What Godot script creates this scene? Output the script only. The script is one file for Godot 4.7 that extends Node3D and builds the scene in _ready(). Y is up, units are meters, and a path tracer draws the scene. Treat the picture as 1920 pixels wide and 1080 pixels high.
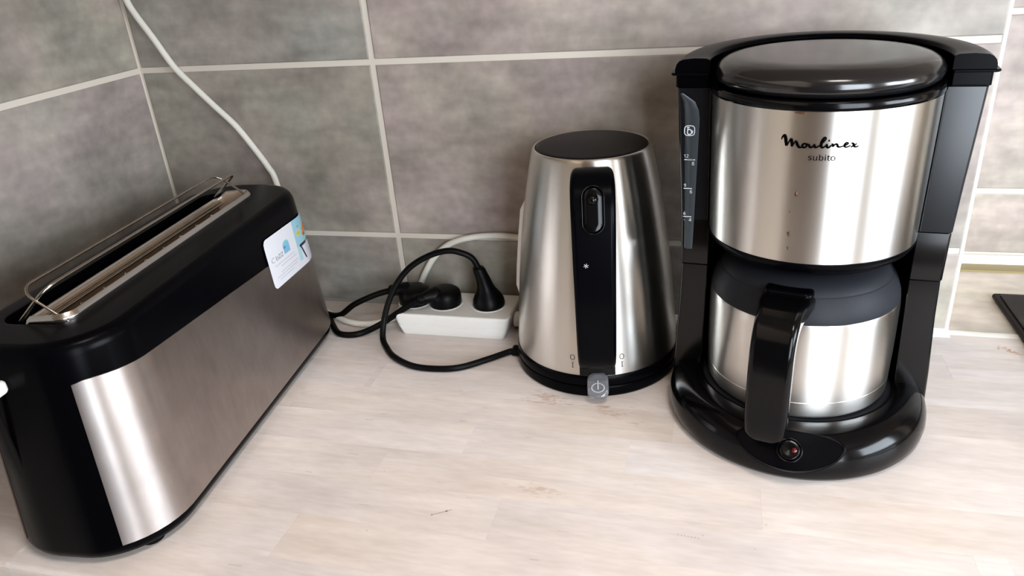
extends Node3D
# A kitchen worktop corner: long-slot toaster, kettle, filter coffee machine, power strip. y up, metres.
# x = 0 is the left wall, z = 0 the back wall, y = 0 the top of the worktop.

const CORNER := 0.898       # x where the back wall ends and the hob niche begins
const NICHE := -0.188       # z of the niche wall

var M := {}
var rng := RandomNumberGenerator.new()
var used := {}

# ------------------------------------------------------------------ mesh builder
class MB:
	var v := PackedVector3Array()
	var n := PackedVector3Array()
	var uv := PackedVector2Array()
	var uv2 := PackedVector2Array()
	var ix := PackedInt32Array()

	# rows of points; wrap joins the first and last column smoothly. out: a point that the faces look towards, or null to face away from the middle
	func grid(rows: Array, wrap := false, toward = null, us := 1.0, vs := 1.0) -> void:
		var R := rows.size()
		var C: int = rows[0].size()
		var mid := Vector3.ZERO
		for r in rows:
			for p in r:
				mid += p
		mid /= R * C
		var nn := PackedVector3Array()
		nn.resize(R * C)
		var s := 0.0
		for i in R - 1:
			for j in C - 1:
				var a: Vector3 = rows[i][j]
				var b: Vector3 = rows[i][j + 1]
				var c: Vector3 = rows[i + 1][j + 1]
				var d: Vector3 = rows[i + 1][j]
				var f := (c - a).cross(d - b)
				if toward == null:
					s += f.dot((a + b + c + d) * 0.25 - mid)
				else:
					s += f.dot(toward - (a + b + c + d) * 0.25)
				for k in [i * C + j, i * C + j + 1, (i + 1) * C + j + 1, (i + 1) * C + j]:
					nn[k] += f
		var sg := 1.0 if s >= 0 else -1.0
		if wrap:
			for i in R:
				var t := nn[i * C] + nn[i * C + C - 1]
				nn[i * C] = t
				nn[i * C + C - 1] = t
		var base := v.size()
		var acc := 0.0
		for i in R:
			if i > 0:
				acc += (rows[i][0] as Vector3).distance_to(rows[i - 1][0])
			for j in C:
				v.append(rows[i][j])
				n.append((nn[i * C + j] * sg).normalized() if nn[i * C + j].length() > 1e-14 else Vector3.UP)
				uv.append(Vector2(us * j / float(C - 1), acc * vs))
		for i in R - 1:
			for j in C - 1:
				var a := base + i * C + j
				var b := a + 1
				var d := a + C
				var c := d + 1
				if sg > 0:
					_t(a, c, b); _t(a, d, c)
				else:
					_t(a, b, c); _t(a, c, d)

	func _t(a: int, b: int, c: int) -> void:
		if v[a].is_equal_approx(v[b]) or v[b].is_equal_approx(v[c]) or v[a].is_equal_approx(v[c]):
			return
		ix.append_array([a, b, c])

	func fan(ring: PackedVector3Array, dir: Vector3, at = null) -> void:
		var mid := Vector3.ZERO
		for p in ring:
			mid += p
		mid /= ring.size()
		if at != null:
			mid = at
		var base := v.size()
		v.append(mid); n.append(dir); uv.append(Vector2(mid.x, mid.z) * 3.0)
		for p in ring:
			v.append(p); n.append(dir); uv.append(Vector2(p.x, p.z) * 3.0)
		for j in ring.size():
			var a := base + 1 + j
			var b := base + 1 + (j + 1) % ring.size()
			if (v[b] - mid).cross(v[a] - mid).dot(dir) > 0:
				_t(base, a, b)
			else:
				_t(base, b, a)

	func quad(a: Vector3, b: Vector3, c: Vector3, d: Vector3, dir: Vector3, uvs := []) -> void:
		var base := v.size()
		var f := (c - a).cross(d - b).normalized()
		if f.dot(dir) < 0:
			f = -f
		var k := 0
		for p in [a, b, c, d]:
			v.append(p); n.append(f)
			uv.append(uvs[k] if uvs.size() else Vector2(p.x + p.z * 0.37, p.y + p.z * 0.21) * 3.0)
			k += 1
		if (v[base + 2] - v[base]).cross(v[base + 1] - v[base]).dot(f) > 0:
			_t(base, base + 1, base + 2); _t(base, base + 2, base + 3)
		else:
			_t(base, base + 2, base + 1); _t(base, base + 3, base + 2)

	func move(from: int, t: Transform3D) -> void:
		for i in range(from, v.size()):
			v[i] = t * v[i]
			n[i] = (t.basis * n[i]).normalized()

	func mesh() -> ArrayMesh:
		var a := []
		a.resize(Mesh.ARRAY_MAX)
		a[Mesh.ARRAY_VERTEX] = v
		a[Mesh.ARRAY_NORMAL] = n
		a[Mesh.ARRAY_TEX_UV] = uv
		if uv2.size() == v.size():
			a[Mesh.ARRAY_TEX_UV2] = uv2
		a[Mesh.ARRAY_INDEX] = ix
		var m := ArrayMesh.new()
		m.add_surface_from_arrays(Mesh.PRIMITIVE_TRIANGLES, a)
		return m


func lathe(b: MB, prof: Array, seg := 96, c := Vector3.ZERO, us := 1.0) -> void:
	# prof: Vector2(radius, height); a doubled point makes a hard edge
	var run := []
	var parts := []
	for i in prof.size():
		if run.size() and (prof[i] as Vector2).distance_to(run[-1]) < 1e-7:
			parts.append(run)
			run = []
		run.append(prof[i])
	parts.append(run)
	for part in parts:
		if part.size() < 2:
			continue
		var rows := []
		for p in part:
			var r := PackedVector3Array()
			for j in seg + 1:
				var a := TAU * j / seg
				r.append(c + Vector3(p.x * sin(a), p.y, p.x * cos(a)))
			rows.append(r)
		b.grid(rows, true, null, us, 4.0)


func rr(cx: float, cz: float, hw: float, hl: float, rc: float, y: float, seg := 10) -> PackedVector3Array:
	# rounded rectangle, first point repeated at the end
	var out := PackedVector3Array()
	rc = clampf(rc, 0.0002, minf(hw, hl) - 0.00001)
	for q in 4:
		var ox: float = (hw - rc) * [1, 1, -1, -1][q]
		var oz: float = (hl - rc) * [-1, 1, 1, -1][q]
		for k in seg + 1:
			var a: float = -PI / 2 + q * PI / 2 + k * PI / 2 / seg
			# q0 corner (+x,-z), q1 (+x,+z), q2 (-x,+z), q3 (-x,-z)
			out.append(Vector3(cx + ox + rc * cos(a), y, cz + oz + rc * sin(a)))
	out.append(out[0])
	return out


func loft(b: MB, rings: Array, cap_low := true, cap_high := true, toward = null) -> void:
	b.grid(rings, true, toward, 4.0, 4.0)
	if cap_low:
		b.fan(rings[0].slice(0, rings[0].size() - 1), -_ringdir(rings))
	if cap_high:
		b.fan(rings[-1].slice(0, rings[-1].size() - 1), _ringdir(rings))


func _ringdir(rings: Array) -> Vector3:
	var a := Vector3.ZERO
	var c := Vector3.ZERO
	for p in rings[0]:
		a += p
	for p in rings[-1]:
		c += p
	var d: Vector3 = (c / rings[-1].size() - a / rings[0].size())
	return d.normalized() if d.length() > 1e-9 else Vector3.UP


func rbox(b: MB, c: Vector3, s: Vector3, r: float, rc := -1.0, seg := 5) -> void:
	# box with all edges rounded: footprint corners rc, top and bottom edges r
	if rc < 0:
		rc = r
	var rings := []
	var h := s / 2
	for k in 5:
		var a := PI / 2 * k / 4.0
		var d := r * (1 - sin(a))
		rings.append(rr(c.x, c.z, h.x - d, h.z - d, rc - d, c.y - h.y + r * (1 - cos(a)), seg))
	for k in 5:
		var a := PI / 2 * (4 - k) / 4.0
		var d := r * (1 - sin(a))
		rings.append(rr(c.x, c.z, h.x - d, h.z - d, rc - d, c.y + h.y - r * (1 - cos(a)), seg))
	loft(b, rings)


func smooth(pts: Array, per := 6) -> PackedVector3Array:
	var out := PackedVector3Array()
	for i in pts.size() - 1:
		var p0: Vector3 = pts[max(i - 1, 0)]
		var p1: Vector3 = pts[i]
		var p2: Vector3 = pts[i + 1]
		var p3: Vector3 = pts[min(i + 2, pts.size() - 1)]
		for k in per:
			out.append(p1.cubic_interpolate(p2, p0, p3, k / float(per)))
	out.append(pts[-1])
	return out


func tube(b: MB, path: PackedVector3Array, r, seg := 10, caps := true) -> void:
	# r: a number or an array of radii, one per point
	var rows := []
	var t := (path[1] - path[0]).normalized()
	var u := t.cross(Vector3(0.31, 0.87, 0.4)).normalized()
	var ends := []
	for i in path.size():
		var t2 := (path[min(i + 1, path.size() - 1)] - path[max(i - 1, 0)]).normalized()
		u = (u - t2 * u.dot(t2)).normalized()
		var w := t2.cross(u)
		var rad: float = r[i] if r is Array else r
		var ring := PackedVector3Array()
		for j in seg + 1:
			var a := TAU * j / seg
			ring.append(path[i] + (u * cos(a) + w * sin(a)) * rad)
		if caps and i == 0:
			for k in 3:
				var a2 := PI / 2 * k / 3.0
				var e := PackedVector3Array()
				for q in ring:
					e.append(path[0] + (q - path[0]) * sin(a2) - t2 * rad * cos(a2) * 0.6)
				rows.append(e)
		rows.append(ring)
		if caps and i == path.size() - 1:
			for k in [2, 1, 0]:
				var a2: float = PI / 2 * k / 3.0
				var e := PackedVector3Array()
				for q in ring:
					e.append(path[i] + (q - path[i]) * sin(a2) + t2 * rad * cos(a2) * 0.6)
				rows.append(e)
	# face outwards from the line itself
	var at := b.v.size()
	b.grid(rows, true, null, 1.0, 20.0)
	var c0: Vector3 = path[path.size() / 2]
	var k0 := at + (rows.size() / 2) * (seg + 1)
	var mid := Vector3.ZERO
	for j in seg:
		mid += b.v[k0 + j]
	mid /= seg
	if (b.v[k0] - mid).dot(b.n[k0]) < 0:
		for i in range(at, b.v.size()):
			b.n[i] = -b.n[i]
		var s0 := 0
		while s0 < b.ix.size() and b.ix[s0] < at:
			s0 += 3
		for i in range(s0, b.ix.size(), 3):
			var q := b.ix[i]
			b.ix[i] = b.ix[i + 1]
			b.ix[i + 1] = q
	if c0 == Vector3.INF:
		return


func sweep(b: MB, path: PackedVector3Array, side: Vector3, sizes: Array, rc: float, seg := 5) -> void:
	# rounded-rectangle section (half width along side, half thickness across) swept along a flat path
	var rows := []
	for i in path.size():
		var t := (path[min(i + 1, path.size() - 1)] - path[max(i - 1, 0)]).normalized()
		var w := side.cross(t).normalized()
		var s: Vector2 = sizes[i]
		var flat := rr(0, 0, s.x, s.y, minf(rc, minf(s.x, s.y) * 0.98), 0, seg)
		var ring := PackedVector3Array()
		for p in flat:
			ring.append(path[i] + side * p.x + w * p.z)
		rows.append(ring)
	var at := b.v.size()
	var s0 := b.ix.size()
	b.grid(rows, true, null, 1.0, 8.0)
	var m := rows.size() / 2
	var C: int = rows[0].size()
	var k0 := at + m * C
	if (b.v[k0] - path[m]).dot(b.n[k0]) < 0:
		for i in range(at, b.v.size()):
			b.n[i] = -b.n[i]
		for i in range(s0, b.ix.size(), 3):
			var q := b.ix[i]
			b.ix[i] = b.ix[i + 1]
			b.ix[i + 1] = q
	b.fan(rows[0].slice(0, C - 1), (path[0] - path[1]).normalized())
	b.fan(rows[-1].slice(0, C - 1), (path[-1] - path[-2]).normalized())


# ------------------------------------------------------------------ nodes
func numbered(called: String) -> String:
	used[called] = used.get(called, -1) + 1
	return called if used[called] == 0 else "%s_%03d" % [called, used[called]]


func thing(called: String, label: String, category: String, at := Vector3.ZERO, turn := 0.0, group := "") -> Node3D:
	var o := Node3D.new()
	o.name = numbered(called)
	o.position = at
	o.rotation.y = turn
	o.set_meta("label", label)
	o.set_meta("category", category)
	if group:
		o.set_meta("group", group)
	add_child(o)
	return o


func part(called: String, b: MB, mat: Material, parent: Node3D, label := "") -> MeshInstance3D:
	return put(called, b.mesh(), mat, parent, label)


func put(called: String, mesh: Mesh, mat: Material, parent: Node3D, label := "") -> MeshInstance3D:
	var o := MeshInstance3D.new()
	var k := 0
	var nm := called
	while parent.has_node(NodePath(nm)):
		k += 1
		nm = "%s_%03d" % [called, k]
	o.name = nm
	o.mesh = mesh
	o.material_override = mat
	if label:
		o.set_meta("label", label)
	parent.add_child(o, true)
	return o


func struct(called: String, b: MB, mat: Material, label: String, category: String) -> MeshInstance3D:
	var o := MeshInstance3D.new()
	o.name = called
	o.mesh = b.mesh()
	o.material_override = mat
	o.set_meta("kind", "structure")
	o.set_meta("label", label)
	o.set_meta("category", category)
	add_child(o)
	return o


func box(b: MB, lo: Vector3, hi: Vector3) -> void:
	var p := func(x, y, z): return Vector3([lo.x, hi.x][x], [lo.y, hi.y][y], [lo.z, hi.z][z])
	b.quad(p.call(0, 0, 1), p.call(1, 0, 1), p.call(1, 1, 1), p.call(0, 1, 1), Vector3.BACK)
	b.quad(p.call(0, 0, 0), p.call(1, 0, 0), p.call(1, 1, 0), p.call(0, 1, 0), Vector3.FORWARD)
	b.quad(p.call(0, 0, 0), p.call(0, 0, 1), p.call(0, 1, 1), p.call(0, 1, 0), Vector3.LEFT)
	b.quad(p.call(1, 0, 0), p.call(1, 0, 1), p.call(1, 1, 1), p.call(1, 1, 0), Vector3.RIGHT)
	b.quad(p.call(0, 1, 0), p.call(1, 1, 0), p.call(1, 1, 1), p.call(0, 1, 1), Vector3.UP)
	b.quad(p.call(0, 0, 0), p.call(1, 0, 0), p.call(1, 0, 1), p.call(0, 0, 1), Vector3.DOWN)


# ------------------------------------------------------------------ materials
func mat(c: Color, rough: float, metal := 0.0, spec := 0.5) -> StandardMaterial3D:
	var m := StandardMaterial3D.new()
	m.albedo_color = c
	m.roughness = rough
	m.metallic = metal
	m.metallic_specular = spec
	return m


func noise(seed_: int, freq: float, oct := 4) -> FastNoiseLite:
	var f := FastNoiseLite.new()
	f.seed = seed_
	f.frequency = freq
	f.noise_type = FastNoiseLite.TYPE_SIMPLEX_SMOOTH
	f.fractal_type = FastNoiseLite.FRACTAL_FBM
	f.fractal_octaves = oct
	return f


func tex(im: Image) -> ImageTexture:
	return ImageTexture.create_from_image(im)


func tile_image(s: int, w: int, h: int, base: Color) -> Image:
	# mottled concrete-look glaze: soft warm, violet and green-grey clouds, fine speckle and a few brushed strokes
	var a := noise(s, 0.006, 4)
	var hue := noise(s + 50, 0.0045, 3)
	var f := noise(s + 100, 0.045, 3)
	var st := noise(s + 150, 0.02, 3)
	var data := PackedByteArray()
	data.resize(w * h * 3)
	var k := 0
	for y in h:
		for x in w:
			var l := 1.0 + 0.17 * a.get_noise_2d(x, y) + 0.065 * f.get_noise_2d(x, y) + 0.09 * st.get_noise_2d(x * 0.5, y * 1.7)
			var q := hue.get_noise_2d(x, y)
			data[k] = int(clampf(base.r * l * (1.0 + 0.02 * q), 0, 1) * 255)
			data[k + 1] = int(clampf(base.g * l * (1.0 - 0.025 * q), 0, 1) * 255)
			data[k + 2] = int(clampf(base.b * l * (1.0 + 0.03 * absf(q) - 0.02), 0, 1) * 255)
			k += 3
	return Image.create_from_data(w, h, false, Image.FORMAT_RGB8, data)


func wood_image(s: int, w: int, h: int) -> Image:
	# pale whitewashed beech: long grain along x
	var a := noise(s, 0.004, 3)
	var g := noise(s + 10, 0.02, 4)
	var f := noise(s + 20, 0.09, 2)
	var data := PackedByteArray()
	data.resize(w * h * 3)
	var k := 0
	for y in h:
		for x in w:
			var l := 0.035 * a.get_noise_2d(x, y * 2) + 0.04 * g.get_noise_2d(x * 0.16, y * 1.5) + 0.022 * f.get_noise_2d(x * 0.22, y * 1.2)
			var warm := 0.05 * a.get_noise_2d(x * 0.5 + 900, y)
			data[k] = int(clampf(0.86 + l, 0, 1) * 255)
			data[k + 1] = int(clampf(0.822 + l * 1.08 - warm * 0.2, 0, 1) * 255)
			data[k + 2] = int(clampf(0.797 + l * 1.15 - warm * 0.5, 0, 1) * 255)
			k += 3
	return Image.create_from_data(w, h, false, Image.FORMAT_RGB8, data)


func dot(im: Image, x: float, y: float, r: float, c: Color, soft := 0.5) -> void:
	for j in range(int(y - r - 1), int(y + r + 2)):
		for i in range(int(x - r - 1), int(x + r + 2)):
			if i < 0 or j < 0 or i >= im.get_width() or j >= im.get_height():
				continue
			var d := Vector2(i - x, j - y).length() / maxf(r, 0.01)
			var k := clampf((1.0 - d) / maxf(soft, 0.01), 0, 1) * c.a
			if k <= 0:
				continue
			var o := im.get_pixel(i, j)
			var al := o.a + k * (1 - o.a)
			var m := Color(c.r, c.g, c.b).lerp(Color(o.r, o.g, o.b), 0.0 if o.a == 0.0 else (1 - k) * o.a / maxf(al, 0.001))
			im.set_pixel(i, j, Color(m.r, m.g, m.b, al))


func line(im: Image, a: Vector2, b: Vector2, r: float, c: Color, soft := 0.6) -> void:
	var k := int(a.distance_to(b) / maxf(r * 0.5, 0.4)) + 1
	for i in k + 1:
		var p := a.lerp(b, i / float(k))
		dot(im, p.x, p.y, r, c, soft)


func make_materials() -> void:
	M.black_gloss = mat(Color(0.02, 0.02, 0.024), 0.14, 0.0, 0.32)
	M.black_satin = mat(Color(0.014, 0.014, 0.022), 0.25, 0.0, 0.15)
	M.black_matte = mat(Color(0.025, 0.025, 0.03), 0.5, 0.0, 0.22)
	M.black_rubber = mat(Color(0.02, 0.018, 0.018), 0.4, 0.0, 0.24)
	M.dark_grey = mat(Color(0.135, 0.14, 0.155), 0.5, 0.0, 0.25)
	M.gauge = mat(Color(0.2, 0.22, 0.235), 0.25, 0.0, 0.5)
	M.white_print = mat(Color(0.8, 0.82, 0.84), 0.6)
	M.black_print = mat(Color(0.012, 0.01, 0.01), 0.7, 0.0, 0.08)
	M.grey_print = mat(Color(0.2, 0.19, 0.18), 0.5)
	M.white_plastic = mat(Color(0.93, 0.92, 0.895), 0.38, 0.0, 0.5)
	M.cream_cord = mat(Color(0.88, 0.86, 0.81), 0.42, 0.0, 0.5)
	M.seam = mat(Color(0.55, 0.53, 0.5), 0.7)
	M.steel = mat(Color(0.86, 0.845, 0.82), 0.32, 1.0)
	M.steel.anisotropy_enabled = true
	M.steel.anisotropy = -0.85
	M.steel_toaster = mat(Color(0.72, 0.69, 0.68), 0.38, 1.0)
	M.steel_toaster.anisotropy_enabled = true
	M.steel_toaster.anisotropy = -0.8
	var smudge := noise(77, 0.012, 5)
	var sm := Image.create(384, 384, false, Image.FORMAT_RGB8)
	for y in 384:
		for x in 384:
			var q := 0.96 + 0.055 * smudge.get_noise_2d(x, y) + 0.03 * smudge.get_noise_2d(x * 6.0, y * 1.2)
			sm.set_pixel(x, y, Color(q, q * 0.995, q * 0.985))
	M.steel_toaster.albedo_texture = tex(sm)
	M.steel_toaster.uv1_triplanar = true
	M.steel_toaster.uv1_scale = Vector3(5, 5, 5)
	M.chrome = mat(Color(0.8, 0.79, 0.78), 0.22, 1.0)
	M.wire = mat(Color(0.72, 0.69, 0.65), 0.25, 1.0)
	M.tan_metal = mat(Color(0.80, 0.70, 0.60), 0.45, 0.35)
	M.mica = mat(Color(0.52, 0.42, 0.33), 0.55, 0.1)
	M.clear = mat(Color(0.85, 0.85, 0.87, 0.16), 0.05, 0.0, 0.5)
	M.clear.refraction_enabled = true
	M.clear.refraction_scale = 0.049
	M.red_lens = mat(Color(0.35, 0.02, 0.05), 0.2)
	M.grout = mat(Color(0.83, 0.79, 0.735), 0.85, 0.0, 0.2)
	M.caulk = mat(Color(0.93, 0.92, 0.895), 0.5, 0.0, 0.4)
	M.old_caulk = mat(Color(0.56, 0.5, 0.34), 0.5, 0.0, 0.4)
	M.coffee = mat(Color(0.3, 0.16, 0.06), 0.35)
	M.room = mat(Color(0.56, 0.5, 0.43), 0.9, 0.0, 0.2)
	M.unseen_block = mat(Color(0.3, 0.235, 0.18), 0.6, 0.0, 0.3)
	M.room_floor = mat(Color(0.42, 0.34, 0.26), 0.6)
	M.cabinet = mat(Color(0.76, 0.69, 0.61), 0.5)
	M.pane = mat(Color(0.95, 0.97, 1.0, 0.06), 0.05)
	M.pane.transparency = BaseMaterial3D.TRANSPARENCY_ALPHA
	M.unseen_lamp_glow = mat(Color(0.9, 0.9, 0.88), 0.6)  # diffuser of the unseen ceiling lamp
	M.unseen_lamp_glow.emission_enabled = true
	M.unseen_lamp_glow.emission = Color(1.0, 0.965, 0.945)
	M.unseen_lamp_glow.emission_energy_multiplier = 1.0
	M.tiles = []
	for k in 4:
		var base: Color = [Color(0.60, 0.56, 0.527), Color(0.588, 0.555, 0.528), Color(0.61, 0.567, 0.535), Color(0.588, 0.557, 0.518)][k]
		var t := mat(Color(1, 1, 1), 0.42, 0.0, 0.4)
		t.albedo_texture = tex(tile_image(11 + k * 7, 768, 256, base))
		M.tiles.append(t)
	var wt := [tex(wood_image(3, 1024, 256)), tex(wood_image(31, 1024, 256))]
	var marks := tex(worktop_marks())
	M.staves = []
	for k in 6:
		var t := mat([Color(1, 1, 1), Color(0.985, 0.98, 0.975), Color(1, 0.99, 0.98), Color(0.975, 0.972, 0.972), Color(0.99, 0.98, 0.968), Color(1, 0.998, 0.995)][k], 0.42, 0.0, 0.4)
		t.albedo_texture = wt[k % 2]
		t.detail_enabled = true
		t.detail_albedo = marks
		t.detail_blend_mode = BaseMaterial3D.BLEND_MODE_MIX
		t.detail_uv_layer = BaseMaterial3D.DETAIL_UV_2
		M.staves.append(t)
	M.insert = mat(Color(0.97, 0.97, 0.97), 0.35, 0.0, 0.45)
	M.insert.albedo_texture = tex(tile_image(91, 256, 256, Color(0.80, 0.765, 0.72)))
	M.lid = mat(Color(0.08, 0.08, 0.085), 0.16, 0.0, 0.58)
	M.kettle_lid = mat(Color(0.03, 0.022, 0.022), 0.3, 0.0, 0.2)
	M.tank = mat(Color(0.06, 0.067, 0.08), 0.2, 0.0, 0.48)
	M.column = mat(Color(0.035, 0.03, 0.028), 0.18, 0.0, 0.38)
	M.clear_mark = mat(Color(0.62, 0.62, 0.63), 0.4)
	M.hob_glass = mat(Color(0.04, 0.02, 0.012), 0.1, 0.0, 0.25)
	M.hob_frame = mat(Color(0.06, 0.025, 0.015), 0.35, 0.0, 0.2)
	M.sticker = mat(Color(0.9, 0.9, 0.9), 0.4)
	M.sticker.albedo_texture = tex(sticker_image())


func worktop_marks() -> Image:
	# stains, scratches and specks over 1.0 x 0.5 m of worktop: 1 px = 0.625 mm; drawn at (x, z) metres
	var im := Image.create(1600, 800, false, Image.FORMAT_RGBA8)
	im.fill(Color(0.6, 0.5, 0.4, 0))
	var r := RandomNumberGenerator.new()
	r.seed = 5
	var s := 1600.0
	# coffee-coloured stains: x, z, spread along x, spread along z, how many dabs
	for q in [[0.512, 0.178, 0.022, 0.010, 60, 0.16], [0.575, 0.192, 0.02, 0.006, 40, 0.09], [0.565, 0.182, 0.012, 0.004, 26, 0.12], [0.531, 0.305, 0.02, 0.006, 34, 0.10], [0.60, 0.205, 0.008, 0.004, 12, 0.1]]:
		for k in q[4]:
			var x: float = q[0] + r.randfn() * q[2] * 0.5
			var z: float = q[1] + r.randfn() * q[3] * 0.5
			line(im, Vector2(x - r.randf() * 0.004, z) * s, Vector2(x + r.randf() * 0.004, z) * s, r.randf_range(1.0, 2.6), Color(0.66, 0.47, 0.3, q[5]), 0.9)
	for k in 46:  # small dents along the grain
		var x := r.randf_range(0.25, 0.98)
		var z := r.randf_range(0.15, 0.45)
		line(im, Vector2(x, z) * s, Vector2(x + r.randf_range(0.002, 0.012), z + r.randf_range(-0.0006, 0.0006)) * s, r.randf_range(0.6, 1.0), Color(0.5, 0.44, 0.4, r.randf_range(0.12, 0.3)), 0.9)
	for k in 40:
		var x := r.randf_range(0.25, 0.98)
		var z := r.randf_range(0.15, 0.45)
		dot(im, x * s, z * s, r.randf_range(0.8, 1.7), Color(0.4, 0.34, 0.3, r.randf_range(0.2, 0.5)), 0.8)
	# the pen-like nicks of the photograph
	line(im, Vector2(0.4568, 0.3475) * s, Vector2(0.4705, 0.3395) * s, 0.7, Color(0.3, 0.27, 0.25, 0.5))
	dot(im, 0.4568 * s, 0.3475 * s, 1.5, Color(0.25, 0.22, 0.2, 0.7))
	dot(im, 0.467 * s, 0.3415 * s, 1.9, Color(0.2, 0.17, 0.16, 0.85))
	for k in 7:
		dot(im, (0.6445 + k * 0.0024) * s, (0.335 + k * 0.0002) * s, 1.2, Color(0.35, 0.31, 0.29, 0.5))
	for k in 26:  # rusty crumbs of finish worn off beside the hob
		var x := 0.948 + r.randfn() * 0.005
		var z := 0.032 + (x - 0.948) * 0.6 + r.randfn() * 0.0025
		dot(im, x * s, z * s, r.randf_range(1.5, 3.2), Color(0.68, 0.46, 0.25, 0.55), 0.7)
	return im


func sticker_image() -> Image:
	var w := 300
	var h := 300
	var im := Image.create(w, h, false, Image.FORMAT_RGBA8)
	im.fill(Color(0.9, 0.9, 0.92))
	# right third: pale blue picture with sun, an orange shape and a dark table line
	im.fill_rect(Rect2i(188, 0, 112, 170), Color(0.62, 0.8, 0.86))
	im.fill_rect(Rect2i(188, 170, 22, 90), Color(0.7, 0.85, 0.88))
	dot(im, 217, 92, 19, Color(0.86, 0.87, 0.68), 0.3)
	dot(im, 217, 92, 14, Color(0.82, 0.77, 0.18), 0.2)
	dot(im, 222, 52, 8, Color(0.5, 0.62, 0.72), 0.5)
	for q in [[268, 92, 22], [280, 76, 20], [258, 118, 17], [286, 100, 18]]:
		dot(im, q[0], q[1], q[2], Color(0.93, 0.55, 0.2), 0.3)
	dot(im, 256, 122, 12, Color(0.82, 0.28, 0.16), 0.5)
	im.fill_rect(Rect2i(236, 138, 64, 22), Color(0.62, 0.85, 0.8))
	im.fill_rect(Rect2i(206, 163, 94, 17), Color(0.06, 0.12, 0.22))
	im.fill_rect(Rect2i(258, 160, 8, 24), Color(0.85, 0.88, 0.75))
	line(im, Vector2(212, 172), Vector2(232, 262), 4.5, Color(0.06, 0.12, 0.22), 0.3)
	im.fill_rect(Rect2i(240, 182, 60, 118), Color(0.86, 0.86, 0.9))
	# blue cup-like mark and faded lettering
	im.fill_rect(Rect2i(104, 92, 40, 58), Color(0.5, 0.72, 0.84))
	dot(im, 124, 92, 20, Color(0.5, 0.78, 0.82), 0.3)
	dot(im, 112, 112, 10, Color(0.28, 0.5, 0.74), 0.6)
	var ink := Color(0.25, 0.25, 0.28, 0.8)
	var o := Vector2(20, 122)
	for k in 24:  # C
		var a := PI * 0.3 + k * TAU * 0.7 / 24
		dot(im, o.x + 12 + 11 * cos(a), o.y + 13 - 13 * sin(a), 1.6, ink, 0.4)
	line(im, o + Vector2(30, 2), o + Vector2(30, 26), 1.6, ink)
	line(im, o + Vector2(30, 26), o + Vector2(36, 26), 1.6, ink)
	line(im, o + Vector2(40, 8), o + Vector2(40, 26), 1.6, ink)
	for k in 2:
		var z := o + Vector2(46 + k * 16, 4)
		line(im, z, z + Vector2(12, 0), 1.6, ink)
		line(im, z + Vector2(12, 0), z + Vector2(0, 22), 1.6, ink)
		line(im, z + Vector2(0, 22), z + Vector2(12, 22), 1.6, ink)
	var rr2 := RandomNumberGenerator.new()
	rr2.seed = 9
	for q in [[34, 176, 120], [70, 196, 100], [60, 228, 118], [30, 244, 130], [44, 262, 90]]:
		var x: float = q[0]
		while x < q[0] + q[2]:
			var d := rr2.randf_range(3, 9)
			line(im, Vector2(x, q[1]), Vector2(x + d, q[1]), 2.2, Color(0.45, 0.45, 0.48, 0.5), 0.9)
			x += d + 4
	return im


func script_stroke(b: MB, pts: Array, w: Array, f: Callable) -> void:
	# a flat pen stroke in plane coordinates, laid on a surface by f(Vector2) -> [point, normal]
	var p3 := []
	for p in pts:
		p3.append(Vector3(p[0], p[1], 0))
	var s := smooth(p3, 5)
	var rows := [PackedVector3Array(), PackedVector3Array()]
	var at := Vector3.ZERO
	for i in s.size():
		var t := (s[min(i + 1, s.size() - 1)] - s[max(i - 1, 0)]).normalized()
		var nn := Vector3(-t.y, t.x, 0)
		var u := i / float(s.size() - 1) * (w.size() - 1)
		var k := int(u)
		var wd: float = lerpf(w[k], w[min(k + 1, w.size() - 1)], u - k) * 0.56
		for e in 2:
			var q := s[i] + nn * wd * (1 if e == 0 else -1)
			var r: Array = f.call(Vector2(q.x, q.y))
			rows[e].append(r[0])
			at = r[0] + r[1] * 0.05
	b.grid(rows, false, at)


func add_text(b: MB, text: String, size: float, f: Callable, centre := true, bold := 0) -> void:
	var t := TextMesh.new()
	var sf := SystemFont.new()
	sf.font_names = PackedStringArray(["Droid Sans"])
	if bold:
		sf.font_weight = bold
	t.font = sf
	t.text = text
	t.font_size = 64
	t.pixel_size = 0.01
	var sc := size / 0.64
	t.depth = 0.0
	t.curve_step = 1.5
	t.horizontal_alignment = HORIZONTAL_ALIGNMENT_CENTER if centre else HORIZONTAL_ALIGNMENT_LEFT
	var a := t.get_mesh_arrays()
	var vs: PackedVector3Array = a[Mesh.ARRAY_VERTEX]
	var id: PackedInt32Array = a[Mesh.ARRAY_INDEX] if a[Mesh.ARRAY_INDEX] != null else PackedInt32Array(range(vs.size()))
	var base := b.v.size()
	for p in vs:
		var r: Array = f.call(Vector2(p.x, p.y) * sc)
		b.v.append(r[0]); b.n.append(r[1]); b.uv.append(Vector2.ZERO)
	for i in range(0, id.size(), 3):
		var q := [base + id[i], base + id[i + 1], base + id[i + 2]]
		var c := (b.v[q[2]] - b.v[q[0]]).cross(b.v[q[1]] - b.v[q[0]])
		if c.dot(b.n[q[0]]) > 0:
			b._t(q[0], q[1], q[2])
		else:
			b._t(q[0], q[2], q[1])


# ------------------------------------------------------------------ scene
func _ready() -> void:
	rng.seed = 4
	view_and_light()
	make_materials()
	room()
	worktop()
	toaster()
	kettle()
	coffee_machine()
	carafe()
	power_strip()


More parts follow.
